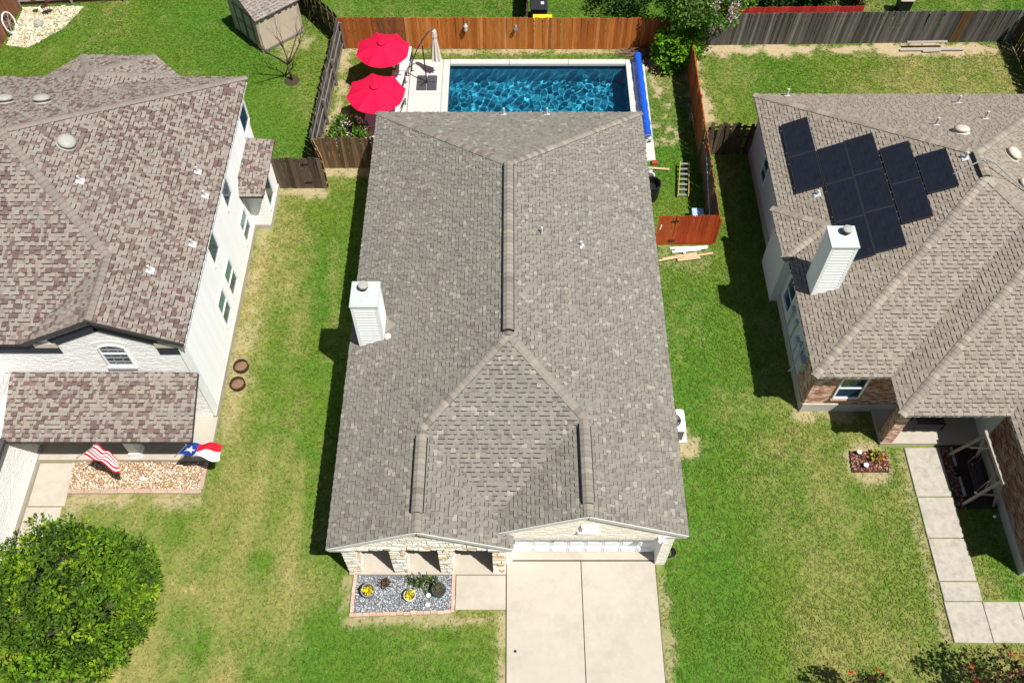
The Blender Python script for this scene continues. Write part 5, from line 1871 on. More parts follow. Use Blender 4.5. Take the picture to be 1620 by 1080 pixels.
# grey gravel bed with paver edging in front of the porch
flat_bed('gravel_bed_soil', [(-5.2, 9.25), (-2.0, 9.35), (-1.98, 10.49), (-5.2, 10.49)], .012, mat('grey_bed', (.16, .16, .165), var=.25, scale=12))
scatter_stones('gravel', 'blue-grey crushed gravel in the bed before the porch', [[(-5.2, 9.25), (-2.0, 9.35), (-1.98, 10.48), (-5.2, 10.48)]], 900, .034,
               [(.34, .36, .38), (.24, .26, .285), (.45, .46, .47), (.15, .165, .185), (.55, .56, .56), (.29, .31, .33)], z=.012)
edg = thing('paver_edging', 'pinkish tan paver border around the grey gravel bed', 'edging', (-3.6, 9.2, 0))
pm = [MB().box(0, .21, 0, .115, -.03, .075, c).mesh('paver', M_PAVER) for c in ((.5, .34, .26), (.46, .31, .235), (.54, .385, .3), (.48, .345, .27))]
for i in range(15):
    t = i / 15
    link('paver', random.choice(pm), edg, Matrix.Translation((-5.33 + t * 3.33, 9.1 + .11 * t + random.uniform(-.015, .015), random.uniform(-.01, .01))) @ Matrix.Rotation(random.uniform(-.05, .05) + .03, 4, 'Z'))
for i in range(6):
    link('paver', random.choice(pm), edg, Matrix.Translation((-5.2 + random.uniform(-.015, .015), 9.24 + i * .216, random.uniform(-.01, .01))) @ Matrix.Rotation(math.pi / 2 + random.uniform(-.05, .05), 4, 'Z'))
    link('paver', random.choice(pm), edg, Matrix.Translation((-1.89 + random.uniform(-.006, .004), 9.24 + i * .214, random.uniform(-.01, .01))) @ Matrix.Rotation(math.pi / 2 + random.uniform(-.02, .02), 4, 'Z'))


def pot(label, x, y, r, h, col, plant):
    T = thing('planter_pot', label, 'planter', (x, y, .03), 'pots in the gravel bed')
    MB().lathe((x, y, .03), [(r * .7, 0), (r * .95, h * .6), (r * 1.0, h), (r * .86, h), (r * .84, h - .06)], 24, col).obj('pot', M_CLAYPOT, T, smooth=False)
    MB().lathe((x, y, .03), [(r * .6, h * .3), (r * .86, h - .06), (r * .5, h - .045)], 20).obj('soil', M_SOIL, T)
    rg = np.random.default_rng(int(abs(x * 100)))
    P = np.stack([rg.normal(x, r * .28, 12), rg.normal(y, r * .28, 12), rg.uniform(h, h + .12, 12)], 1)
    V, F, t = leaf_cloud(P, np.full(12, .06), 12, .09, plant)
    link('flowers', np_mesh('flowers', V, F, M_PETAL, t), T)


YEL = [(.75, .55, .02), (.8, .62, .03), (.3, .35, .03)]
pot('grey round pot with yellow flowers at the left end of the gravel bed', -4.74, 9.86, .23, .42, (.2, .225, .25), YEL)
pot('pale cream pot with yellow flowers in the middle of the gravel bed', -3.36, 9.72, .2, .32, (.62, .58, .5), YEL)
pot('dark teal glazed pot with dry plant near the front walk', -2.42, 9.9, .24, .38, (.015, .06, .075), [(.2, .17, .1), (.12, .12, .06), (.16, .11, .07)])
tree('salvia_clump', 'low green plant with tall flower spikes in the grey gravel bed', (-3.0, 10.25, 0), (-3.0, 10.22, .18), (.45, .17, .15), 24, 13, .085, [(.09, .16, .02), (.12, .2, .025), (.03, .045, .02)],
     clump_r=.1, seed=55, trunk_r=.01, cat='plant', zmin=.03, stems=2)
sp = MB()
for dx, dy, h in ((-.42, .0, .75), (-.25, .05, .7), (-.05, .05, .9), (.2, .05, .95), (.45, -.1, .55)):
    sp.tube([(-3.0 + dx * .6, 10.22, .1), (-3.0 + dx * .9, 10.22 + dy, h * .6), (-3.0 + dx * 1.1, 10.25 + dy, h)], [.008, .007, .018], 5, (.1, .085, .06))
link('flower_spikes', sp.mesh('flower_spikes', M_PEBBLE), bpy.data.objects['salvia_clump'])
tree('dry_tuft', 'small brown dried plant in the grey gravel bed behind the pots', (-4.25, 10.18, 0), (-4.25, 10.18, .1), (.13, .13, .1), 12, 12, .09, [(.1, .05, .035), (.14, .08, .05)], clump_r=.07, seed=57, trunk_r=.008, cat='plant', zmin=.01)
for i, (x, y, lab) in enumerate(((-2.76, 9.78, 'white garden light disc between the cream pot and the teal pot'), (-2.77, 9.46, 'white garden light disc near the front edge of the grey gravel bed'))):
    t = thing('garden_light', lab, 'garden light', (x, y, .02), 'white garden light discs')
    MB().tube([(x, y, 0), (x, y, .13)], .015, 6).obj('stake', M_DARKMETAL, t)
    MB().lathe((x, y, .13), [(.05, 0), (.075, .02), (.075, .04), (.04, .055)], 16).obj('disc', mat('white_disc', (.85, .85, .83), var=.03), t)

# river rock bed by the left porch
flat_bed('river_rock_soil', [(-15.72, 13.62), (-11.1, 13.62), (-11.1, 14.7), (-15.85, 14.7)], .012, mat('tan_bed', (.3, .2, .12), var=.3, scale=12))
scatter_stones('river_rocks', 'tan and white river rocks before the left porch', [[(-15.72, 13.62), (-11.1, 13.62), (-11.1, 14.68), (-15.85, 14.68)]], 520, .05,
               [(.5, .36, .22), (.62, .5, .36), (.7, .62, .52), (.36, .22, .12), (.48, .33, .2), (.56, .45, .33)], z=.012)
edg = thing('brick_edging', 'pinkish curb border along the tan river rock bed', 'edging', (-13.4, 13.5, 0))
pm2 = [MB().box(0, .58, 0, .15, -.03, .07, c).mesh('curb_block', M_PAVER) for c in ((.42, .29, .215), (.45, .315, .235), (.4, .285, .22))]
for i in range(8):
    link('curb_block', random.choice(pm2), edg, Matrix.Translation((-15.72 + i * .592, 13.46 + random.uniform(-.01, .01), 0)))
for i in range(2):
    link('curb_block', random.choice(pm2), edg, Matrix.Translation((-10.95, 13.62 + i * .56, 0)) @ Matrix.Rotation(math.pi / 2, 4, 'Z'))
t = thing('white_stone_ornament', 'small round white ornament lying on the tan river rocks', 'ornament', (-13.15, 14.0, .04))
MB().lathe((-13.15, 14.0, .05), [(.06, 0), (.1, .04), (.09, .09), (.03, .12)], 14, (.6, .6, .58)).obj('ball', M_PEBBLE, t, smooth=True)

# two rusty planting rings
for y, lab in ((18.72, 'rusty metal planting ring by the white wall, the one farther back'), (17.93, 'rusty metal planting ring by the white wall, the nearer one')):
    t = thing('planting_ring', lab, 'planting ring', (-10.42, y, 0), 'rusty planting rings')
    m = MB()
    for k in range(24):
        a0, a1 = 2 * math.pi * k / 24, 2 * math.pi * (k + 1) / 24
        P = lambda a, r, z: (-10.42 + r * math.cos(a), y + r * math.sin(a), z)
        m.hexa([P(a0, .25, 0), P(a0, .28, 0), P(a1, .28, 0), P(a1, .25, 0), P(a0, .26, .2), P(a0, .28, .2), P(a1, .28, .2), P(a1, .26, .2)])
    m.obj('ring', mat('rusty_metal', (.055, .028, .016), rough=.8, var=.4, scale=12), t)
    MB().lathe((-10.42, y, 0), [(.25, .02), (.25, .05), (.1, .075)], 20).obj('soil', mat('brown_leaf_soil', (.2, .115, .07), var=.5, scale=25, bump=.6), t)

# back-left cream rock bed
scatter_stones('limestone_rocks', 'cream limestone rocks in the far left corner bed', [[(-25.3, 37.7), (-24.2, 37.5), (-22.8, 39.0), (-22.2, 40.8), (-25.3, 40.7)]], 60, .11,
               [(.62, .54, .4), (.7, .62, .48), (.5, .42, .3), (.3, .32, .16)], z=0)
flat_bed('rock_bed_soil', [(-25.3, 37.7), (-24.2, 37.5), (-22.8, 39.0), (-22.2, 40.8), (-25.3, 40.7)], .012, mat('cream_bed', (.55, .47, .33), var=.25, scale=8))
t = thing('wheel_ornament', 'white wheel leaning against the far left fence', 'ornament', (-25.3, 38.8, 0))
m = MB()
for k in range(16):
    a0, a1 = 2 * math.pi * k / 16, 2 * math.pi * (k + 1) / 16
    m.bar((-25.35 + .1 * (1 - math.sin(a0)), 38.8 + .5 * math.cos(a0), .52 + .5 * math.sin(a0)), (-25.35 + .1 * (1 - math.sin(a1)), 38.8 + .5 * math.cos(a1), .52 + .5 * math.sin(a1)), .05, .05)
m.obj('rim', M_WHITE, t)
m = MB()
for k in range(8):
    a0 = math.pi * k / 4
    m.bar((-25.25, 38.8, .52), (-25.35 + .1 * (1 - math.sin(a0)), 38.8 + .48 * math.cos(a0), .52 + .48 * math.sin(a0)), .02, .02)
m.obj('spokes', M_STEEL, t)
t = thing('metal_flower_ornament', 'dark metal flower ornament standing in the cream rock bed', 'ornament', (-23.9, 40.1, 0))
for k, (dx, dz) in enumerate(((-.35, .9), (.35, .85), (0, .5))):
    MB().tube([(-23.9, 40.1, 0), (-23.9 + dx * .5, 40.1, dz * .6), (-23.9 + dx, 40.1, dz)], .015, 6).obj('stem', M_DARKMETAL, t)
    MB().lathe((-23.9 + dx, 40.1, dz), [(.05, -.04), (.17, 0), (.1, .05)], 6).obj('petals', mat('rust_petal', (.07, .02, .015)), t)
t = thing('grey_boulder', 'single grey boulder in the cream rock bed', 'boulder', (-24.1, 39.3, 0))
MB().lathe((-24.1, 39.3, -.02), [(.2, 0), (.25, .1), (.2, .22), (.08, .29)], 9, (.32, .31, .3)).obj('stone_body', M_PEBBLE, t)

# mulch bed right
flat_bed('mulch_bed_soil', [(12.2, 14.3), (13.55, 14.3), (13.62, 15.1), (12.28, 15.12)], .03, M_SOIL)
scatter_stones('mulch', 'red brown bark mulch in the small bed and beside the stained walk', [[(12.2, 14.3), (13.55, 14.3), (13.62, 15.1), (12.28, 15.12)], [(15.62, 12.9), (15.9, 12.9), (15.9, 15.3), (15.62, 15.3)]], 500, .05,
               [(.16, .045, .035), (.22, .07, .05), (.12, .035, .03), (.3, .16, .11), (.35, .24, .17)], m=M_MULCH, cat='mulch', z=.03, flat=.35)
for x, y, lab in ((12.55, 15.0, 'white garden light disc at the far side of the mulch bed'), (12.68, 14.48, 'white garden light disc at the near side of the mulch bed')):
    t = thing('garden_light', lab, 'garden light', (x, y, .02), 'white garden light discs')
    MB().tube([(x, y, 0), (x, y, .2)], .015, 6).obj('stake', M_DARKMETAL, t)
    MB().lathe((x, y, .2), [(.05, 0), (.085, .02), (.085, .04), (.04, .055)], 16).obj('disc', mat('white_disc'), t)
tree('small_bed_plant', 'small orange and green plant in the red mulch bed', (13.2, 14.85, 0), (13.2, 14.85, .2), (.24, .18, .14), 12, 8, .13, [(.35, .12, .03), (.12, .25, .02), (.25, .3, .03), (.4, .2, .06)], clump_r=.1, seed=61, trunk_r=.01, cat='plant', zmin=.05, stems=2)

# ================================================================== POOLSIDE THINGS
def parasol(label, c, r=1.28, rot=.2):
    T = thing('red_parasol', label, 'umbrella', (c[0], c[1], .06), 'red parasols by the pool')
    zr, zt = c[2], c[2] + .42
    MB().tube([(c[0], c[1], .06), (c[0], c[1], zt + .05)], .022, 10).obj('pole', M_DARKMETAL, T)
    MB().lathe((c[0], c[1], .06), [(.28, 0), (.28, .06), (.08, .1), (.05, .3)], 18).obj('base', M_DARKMETAL, T)
    # canopy: eight gores that sag between the ribs
    V, F = [], []
    nr, ns = 6, 4
    tot = 8 * ns
    V.append((c[0], c[1], zt))
    for k in range(1, nr + 1):
        f = k / nr
        for j in range(tot):
            g = j / ns
            a = rot + 2 * math.pi * g / 8
            loc = (g % 1) - .5
            # straight edge between rib tips
            rad = r * f * math.cos(math.pi / 8) / math.cos(loc * 2 * math.pi / 8) if True else r * f
            sag = .1 * f * f * (1 - (2 * loc) ** 2)
            V.append((c[0] + rad * math.cos(a), c[1] + rad * math.sin(a), zt - (zt - zr) * (f ** 1.15) - sag))
    for j in range(tot):
        F.append((0, 1 + j, 1 + (j + 1) % tot))
    for k in range(nr - 1):
        for j in range(tot):
            a = 1 + k * tot
            F.append((a + j, a + tot + j, a + tot + (j + 1) % tot, a + (j + 1) % tot))
    m = MB()
    m.v, m.f, m.t = V, F, [(1, 1, 1)] * len(F)
    m.obj('canopy', M_UMBRELLA, T)
    MB().lathe((c[0], c[1], zt - .03), [(.24, 0), (.2, .035), (.1, .065), (.03, .09)], 16).obj('vent_cap', M_UMBRELLA, T, smooth=True)
    for j in range(8):
        a = rot + 2 * math.pi * j / 8
        MB().bar((c[0], c[1], zt - .04), (c[0] + r * .97 * math.cos(a) * math.cos(math.pi / 8) / math.cos(math.pi / 8), c[1] + r * .97 * math.sin(a), zr - .02), .018, .018).obj('rib', M_DARKMETAL, T)


u1, u2 = at(605, 74, 2.3), at(594, 143, 2.3)
parasol('red octagonal parasol nearer the orange back fence', (u1.x, u1.y, 2.15), 1.28, .33)
parasol('red octagonal parasol nearer the grey house roof', (u2.x, u2.y, 2.15), 1.34, .22)


def lounger(label, x, y, rot=0.0):
    T = tag(link('sun_lounger', None, None, Matrix.Translation((x, y, .06)) @ Matrix.Rotation(rot, 4, 'Z')), label, 'sun lounger', 'white cushioned sun loungers')
    W = WM[T.name]

    def part(mb, n, m):
        link(n, mb.mesh(n, m), T, W)
    f = MB()
    for s in (-.3, .3):
        f.bar((s, -.75, .3), (s, .75, .3), .035, .035)
    for q in (-.7, 0, .7):
        f.bar((-.3, q, .3), (.3, q, .3), .03, .03)
    part(f, 'frame', M_DARKMETAL)
    for s in (-.3, .3):
        for q in (-.65, .65):
            part(MB().bar((s, q, 0), (s, q, .3), .035, .035), 'leg', M_DARKMETAL)
        part(MB().bar((s * 1.08, -.1, .5), (s * 1.08, .4, .52), .04, .03), 'armrest', M_DARKMETAL)
    part(MB().box(-.29, .29, -.75, .15, .32, .42), 'seat_cushion', M_CUSHION)
    c = MB()
    c.hexa([(-.29, .16, .33), (.29, .16, .33), (.29, .78, .55), (-.29, .78, .55), (-.29, .14, .43), (.29, .14, .43), (.29, .74, .66), (-.29, .74, .66)])
    part(c, 'back_cushion', M_CUSHION)
    part(MB().box(-.2, .2, .5, .68, .64, .68), 'head_pillow', M_CUSHION)


lounger('white cushioned sun lounger nearest the folded cream umbrella', -5.25, 36.0, -.08)
lounger('white cushioned sun lounger between the two red parasols', -5.5, 34.2, -.12)
lounger('white cushioned sun lounger beside the grey roof edge', -5.45, 32.75, -.2)


def cantilever():
    T = thing('cantilever_umbrella', 'folded cream cantilever umbrella on a black four-part base', 'umbrella', (-4.1, 34.8, .06))
    for i in range(2):
        for j in range(2):
            x, y = -4.6 + i * .5, 34.32 + j * .51
            MB().hexa([(x, y, .06), (x + .48, y, .06), (x + .48, y + .49, .06), (x, y + .49, .06),
                       (x + .03, y + .03, .15), (x + .45, y + .03, .15), (x + .45, y + .46, .15), (x + .03, y + .46, .15)]).obj('base_weight', mat('black_base_plastic', (.06, .062, .07), rough=.5, var=.25, scale=8), T)
    MB().tube([(-4.1, 34.82, .1), (-4.12, 34.82, 1.2), (-4.15, 34.84, 2.25)], .03, 10).obj('mast', M_DARKMETAL, T)
    MB().tube([(-4.75, 34.6, 1.0), (-4.68, 34.7, 1.45), (-4.45, 34.85, 1.95), (-4.15, 35.05, 2.4), (-3.85, 35.28, 2.68), (-3.62, 35.45, 2.72)], .028, 8).obj('arm', M_DARKMETAL, T)
    MB().bar((-4.8, 34.55, 1.0), (-4.62, 34.62, 1.02), .03, .03).obj('crank_handle', M_DARKMETAL, T)
    MB().bar((-4.5, 34.5, .12), (-4.1, 34.8, .2), .05, .04).obj('base_strut', M_DARKMETAL, T)
    # folded canopy with pleats
    m = MB()
    prof = [(.03, 2.7), (.1, 2.6), (.12, 2.3), (.1, 2.2), (.15, 1.6), (.2, 1.1), (.22, .95)]
    seg = 24
    for r, z in prof:
        for j in range(seg):
            a = 2 * math.pi * j / seg
            q = r * (1 + (.28 if j % 3 == 0 else -.12) * (1 if z < 2.2 else .3))
            m.v.append((-3.62 + q * math.cos(a), 35.45 + q * math.sin(a), z + (.1 * ((j * 7) % 5) / 5 if z < 1 else 0)))
    for k in range(len(prof) - 1):
        for j in range(seg):
            a = k * seg
            m.f.append((a + seg + j, a + seg + (j + 1) % seg, a + (j + 1) % seg, a + j))
    m.f.append(tuple(range((len(prof) - 1) * seg, len(prof) * seg))[::-1])
    m.t = [(1, 1, 1)] * len(m.f)
    m.obj('folded_canopy', M_CREAM, T)


cantilever()


def cover_reel():
    T = thing('pool_cover_reel', 'blue rolled pool cover on a reel along the right deck', 'pool cover', (6.15, 34, .06))
    pts, rad = [], []
    for i in range(24):
        t = i / 23
        pts.append((6.13 + .06 * t, 36.45 - 5.5 * t, .42))
        rad.append(.165 + .02 * math.sin(i * 2.3) + (.02 if i % 5 == 0 else 0))
    MB().tube(pts, rad, 14).obj('rolled_cover', M_BLUE, T)
    m = MB()
    m.hexa([(5.86, 31.3, .075), (6.0, 31.3, .075), (6.0, 36.3, .075), (5.86, 36.3, .075), (5.95, 31.3, .3), (6.05, 31.3, .5), (6.05, 36.3, .5), (5.95, 36.3, .3)])
    m.obj('hanging_edge', M_BLUE, T)
    for y in (36.55, 30.85):
        MB().tube([(6.05, y, .07), (6.15, y, .42), (6.3, y, .07)], .025, 8).obj('stand', M_STEEL, T)
        for k, dx in ((0, -.1), (1, .15)):
            MB().tube([(6.15 + dx, y - .03, .12), (6.15 + dx, y + .03, .12)], .06, 12).obj('wheel', M_BLACK, T)
    a = MB()
    for k in range(14):
        a0, a1 = 2 * math.pi * k / 14, 2 * math.pi * (k + 1) / 14
        a.bar((6.18 + .2 * math.cos(a0), 30.75, .42 + .2 * math.sin(a0)), (6.18 + .2 * math.cos(a1), 30.75, .42 + .2 * math.sin(a1)), .03, .03)
    a.obj('hand_wheel', M_STEEL, T)


cover_reel()

# brush pile
def brush_pile():
    mb = MB()
    rg = random.Random(8)
    for _ in range(260):
        x, y = rg.gauss(6.0, .42), rg.gauss(37.0, .12)
        a = rg.uniform(-.5, .5)
        l = rg.uniform(.2, .55)
        z = rg.uniform(.02, .22)
        mb.bar((x, y, z), (x + l * math.cos(a), y + l * math.sin(a) * .6, max(.02, z + rg.uniform(-.08, .08))), .014, .014, rg.choice(((.16, .09, .06), (.22, .13, .09), (.3, .2, .14), (.12, .07, .05))))
    o = mb.obj('brush_pile', M_PEBBLE, kind='stuff')
    tag(o, 'heap of dry brown twigs between the pool and the orange fence', 'twigs')


brush_pile()

# ================================================================== SHED
def shed():
    A = Vector((-12.32, 37.17, 0))
    u, v = Vector((.743, .669, 0)), Vector((-.669, .743, 0))
    W, D, h, rise = 2.35, 2.5, 1.95, .62
    T = thing('garden_shed', 'beige garden shed with grey shingle roof in the back yard', 'shed', A)
    Z = Vector((0, 0, 1))
    m = MB()
    g = [(0, 0), (D, 0), (D, h), (D / 2, h + rise), (0, h)]
    m.v = [tuple(A + v * a + Z * b) for a, b in g] + [tuple(A + u * W + v * a + Z * b) for a, b in g]
    m.f = [tuple(range(5)), tuple(reversed(range(5, 10)))] + [((k + 1) % 5, k, 5 + k, 5 + (k + 1) % 5) for k in range(5)]
    m.f = [f[::-1] for f in m.f]
    m.t = [(1, 1, 1)] * 7
    m.obj('wall', M_SHEDWALL, T)
    tr = mat('shed_trim', (.16, .155, .13), var=.1)
    # double doors on the gable end with battens
    for a, b in ((.45, 1.22), (1.26, 2.03)):
        p = MB().hexa([A + v * x + u * y + Z * z for x, y, z in ((a, -.03, .1), (a, 0, .1), (b, 0, .1), (b, -.03, .1), (a, -.03, 1.85), (a, 0, 1.85), (b, 0, 1.85), (b, -.03, 1.85))])
        d = p.obj('door', mat('shed_door', (.4, .38, .32), var=.08), T)
        for x in (a + .04, b - .04):
            MB().bar(A + v * x - u * .04 + Z * .1, A + v * x - u * .04 + Z * 1.85, .06, .03, up=tuple(u)).obj('batten', tr, d)
        for z in (.14, 1.0, 1.8):
            MB().bar(A + v * a - u * .042 + Z * z, A + v * b - u * .042 + Z * z, .03, .06).obj('batten', tr, d)
    MB().bar(A + v * 1.2 - u * .06 + Z * .95, A + v * 1.2 - u * .06 + Z * 1.1, .03, .03).obj('handle', M_BLACK, T)
    for q in (A, A + v * D, A + u * W):
        MB().box(q.x - .045, q.x + .045, q.y - .045, q.y + .045, 0, h - .2).obj('corner_board', M_SHEDWALL, T)
    MB().bar(A - v * .02 + Z * .06, A + u * W - v * .02 + Z * .06, .08, .12).obj('skid', tr, T)
    ov = .1
    R = Roof(T, [((.25, .215, .18), 4), ((.28, .245, .21), 4), ((.22, .19, .165), 3)], (.09, .08, .07), M_BROWNTRIM, thick=.06)
    k = rise / (D / 2)
    e0 = A - v * ov - u * ov
    e1 = A + u * (W + ov) - v * ov
    r0, r1 = A + v * D / 2 - u * ov, A + v * D / 2 + u * (W + ov)
    f0, f1 = A + v * (D + ov) - u * ov, A + v * (D + ov) + u * (W + ov)
    xy = lambda p: (p.x, p.y)
    R.plane(xy(e0), h - k * ov + .03, (v.x, v.y), k, [[xy(e0), xy(e1), xy(r1), xy(r0)]])
    R.plane(xy(f0), h - k * ov + .03, (-v.x, -v.y), k, [[xy(f0), xy(f1), xy(r1), xy(r0)]])
    R.cap(r0 + Z * (h + rise + .03), r1 + Z * (h + rise + .031), k)
    R.finish()


shed()

# ================================================================== FLAGS
def flag(label, hoist0, hoist1, fly0, fly1, colf, pole, name='flag', waves=.07, n=(26, 16), group='flags on the left porch'):
    T = thing(name, label, 'flag', pole[0], group)
    h0, h1, f0, f1 = map(Vector, (hoist0, hoist1, fly0, fly1))
    nx, ny = n
    m = MB()
    for j in range(ny + 1):
        for i in range(nx + 1):
            s, t = i / nx, j / ny
            p = h0.lerp(f0, s).lerp(h1.lerp(f1, s), t)
            w = waves * math.sin(s * 11 + t * 2.2) * min(1, s * 3) + waves * .5 * math.sin(s * 5 - t * 6)
            m.v.append((p.x, p.y + w * .5, p.z + w))
    for j in range(ny):
        for i in range(nx):
            a = j * (nx + 1) + i
            m.f.append((a, a + 1, a + nx + 2, a + nx + 1))
            m.t.append(colf((i + .5) / nx, (j + .5) / ny))
    m.obj('cloth', M_CLOTH, T, smooth=True)
    MB().tube(pole, .014, 8).obj('staff', M_STEEL, T)
    MB().lathe((pole[-1][0], pole[-1][1], pole[-1][2] - .02), [(.015, 0), (.035, .03), (.015, .07)], 10).obj('finial', M_STEEL, T)
    return T


RD, WH, BL = (.55, .008, .025), (.82, .82, .8), (.008, .045, .25)


def lone_star(s, t):
    if s < .34:
        # five-pointed star
        x, y = (s - .17) / .14, (t - .5) / .3
        r = math.hypot(x, y)
        a = math.atan2(x, -y) % (2 * math.pi / 5)
        a = abs(a - math.pi / 5)
        # inner radius .38 at a = 0 (between tips), 1 at tips
        q = .38 * math.sin(math.pi / 5) / 1
        k = .38 / (math.cos(math.pi / 5 - 0) + 0)
        edge = 1 / (math.cos(math.pi / 5 - a) + math.sin(math.pi / 5 - a) * (1 - .38 * math.cos(math.pi / 5)) / (.38 * math.sin(math.pi / 5)))
        return WH if r < edge else BL
    return RD if t < .5 else WH


TX = flag('blue, red and white flag with a single star at the right end of the porch', at(297, 702, 2.35), at(283, 717, 2.7), at(351, 700, 2.1), at(347, 729, 1.9), lone_star,
          [at(300, 698, 2.2), at(277, 722, 2.85)], n=(60, 36), waves=.05)
US = flag('red and white striped flag at the porch middle', at(150, 700, 2.4), at(133, 719, 2.7), at(184, 722, 2.2), at(189, 748, 1.95), lambda s, t: RD if int(t * 9) % 2 == 0 else WH,
          [at(162, 696, 2.25), at(122, 724, 2.95)], n=(30, 26), waves=.06)

# ================================================================== MIDDLE HOUSE SIDE YARD
def ac_unit():
    T = thing('air_conditioner', 'white air conditioner on a pad at the right wall of the middle house', 'air conditioner', (5.75, 15.95, 0))
    MB().box(5.3, 6.4, 15.45, 16.55, -.03, .1).obj('pad', M_DECK, T)
    m = MB().box(5.4, 6.22, 15.55, 16.37, .1, .78)
    m.obj('coil_body', mat('coil_grille', (.12, .125, .115), rough=.6, var=.3, scale=40), T)
    for x in (5.4, 6.22):
        for y in (15.55, 16.37):
            MB().box(x - .03, x + .03, y - .03, y + .03, .1, .8).obj('corner_post', M_WHITE, T)
    top = MB()
    seg = 28
    for r, z in ((.22, .84), (.33, .86)):
        pass
    P = lambda a, r: (5.81 + r * math.cos(a), 15.96 + r * math.sin(a))
    for k in range(seg):
        a0, a1 = 2 * math.pi * k / seg, 2 * math.pi * (k + 1) / seg
        sq = lambda a: min(.44 / max(abs(math.cos(a)), 1e-6), .44 / max(abs(math.sin(a)), 1e-6), .56)
        top.prism([P(a0, .3), P(a0, sq(a0)), P(a1, sq(a1)), P(a1, .3)], .78, .86)
    top.obj('top_panel', M_WHITE, T)
    MB().lathe((5.81, 15.96, .8), [(.1, 0), (.16, .03), (.14, .05)], 16).obj('fan_hub', M_WHITE, T)
    for k in range(4):
        a = math.pi / 2 * k
        MB().bar((5.81, 15.96, .815), (5.81 + .29 * math.cos(a), 15.96 + .29 * math.sin(a), .805), .1, .01).obj('fan_blade', M_BLACK, T)


ac_unit()


def hose():
    T = thing('garden_hose', 'black garden hose coiled at the right corner of the garage', 'hose', (5.5, 11.25, 0))
    pts = []
    for i in range(70):
        a = i * .38
        r = .13 + .04 * math.sin(i * .21)
        pts.append((5.38 + r * math.cos(a) * (1 + .002 * i), 11.28 + r * 1.1 * math.sin(a), .03 + .012 * (i // 16)))
    pts += [(5.45, 11.55, .1), (5.3, 11.6, .35), (5.2, 11.5, .55)]
    MB().tube(pts, .017, 6).obj('coil', M_BLACK, T)
    MB().box(5.155, 5.21, 11.42, 11.52, .5, .62).obj('tap', M_STEEL, T)


hose()


def ladder():
    T = thing('yellow_ladder', 'yellow ladder with silver rungs lying on the grass beside the stained fence', 'ladder', (7.6, 28.3, 0))
    A0, A1 = Vector((7.26, 27.5, .06)), Vector((7.52, 29.35, .3))
    B0, B1 = Vector((7.72, 27.5, .06)), Vector((7.92, 29.35, .3))
    yl = mat('yellow_fibreglass', (.42, .31, .07), rough=.5, var=.1)
    for a, b in ((A0, A1), (B0, B1)):
        MB().bar(a, b, .04, .09).obj('side_rail', yl, T)
        MB().bar(a + Vector((0, 0, .14)), b + Vector((0, 0, .02)), .03, .05).obj('rear_rail', yl, T)
    for k in range(7):
        t = .05 + k * .15
        MB().bar(A0.lerp(A1, t), B0.lerp(B1, t), .09, .03).obj('rung', M_STEEL, T)


ladder()


def lumber():
    data = [((6.65, 24.62), (8.25, 24.68), .09, M_WHITE), ((6.85, 24.5), (8.2, 24.62), .1, M_WHITE), ((6.72, 24.38), (7.9, 24.5), .09, M_WHITE), ((7.2, 24.3), (7.4, 24.62), .09, M_WHITE),
            ((6.3, 24.02), (7.75, 24.33), .14, None), ((6.95, 24.05), (8.42, 24.33), .09, None), ((6.9, 23.95), (7.85, 24.08), .13, None), ((6.1, 23.9), (7.2, 24.12), .07, None)]
    raw = mat('raw_pine', (.55, .36, .22), var=.15, scale=4)
    labs = ['white painted board nearest the red gate in the scrap heap', 'second white board of the scrap heap before the red gate', 'third white board of the scrap heap before the red gate',
            'short white board lying across the other white boards', 'wide raw pine board in the scrap heap beside the grey roof', 'longest raw pine board pointing right from the scrap heap',
            'wide raw pine board at the front of the scrap heap', 'narrow raw pine strip nearest the middle house in the scrap heap']
    for i, ((a, b, w, m), lab) in enumerate(zip(data, labs)):
        z = .03 + .022 * (i % 4)
        o = MB().bar((a[0], a[1], z), (b[0], b[1], z + .02), w, .025).obj('scrap_board', m or raw)
        tag(o, lab, 'board', 'scrap boards before the red gate')
    for i, (x0, x1, y, lab) in enumerate(((19.6, 21.6, 37.5, 'grey plank leaning on the long grey fence'), (19.3, 22.5, 37.3, 'pale grey plank lying on bare soil along the long grey fence'),
                                          (20.4, 21.3, 37.2, 'short grey plank lying beside the pale plank at the grey fence'))):
        o = MB().bar((x0, y, .05 + .3 * (i == 0)), (x1, y + .04, .06 + .3 * (i == 0)), .14, .03, (.3, .28, .25)).obj('loose_plank', M_WOOD)
        tag(o, lab, 'board', 'loose planks by the grey fence')
    o = MB().bar((6.1, 29.25, .05), (7.05, 29.15, .06), .1, .03).obj('loose_plank', raw)
    tag(o, 'raw pine plank lying at the pool deck corner', 'board')


lumber()


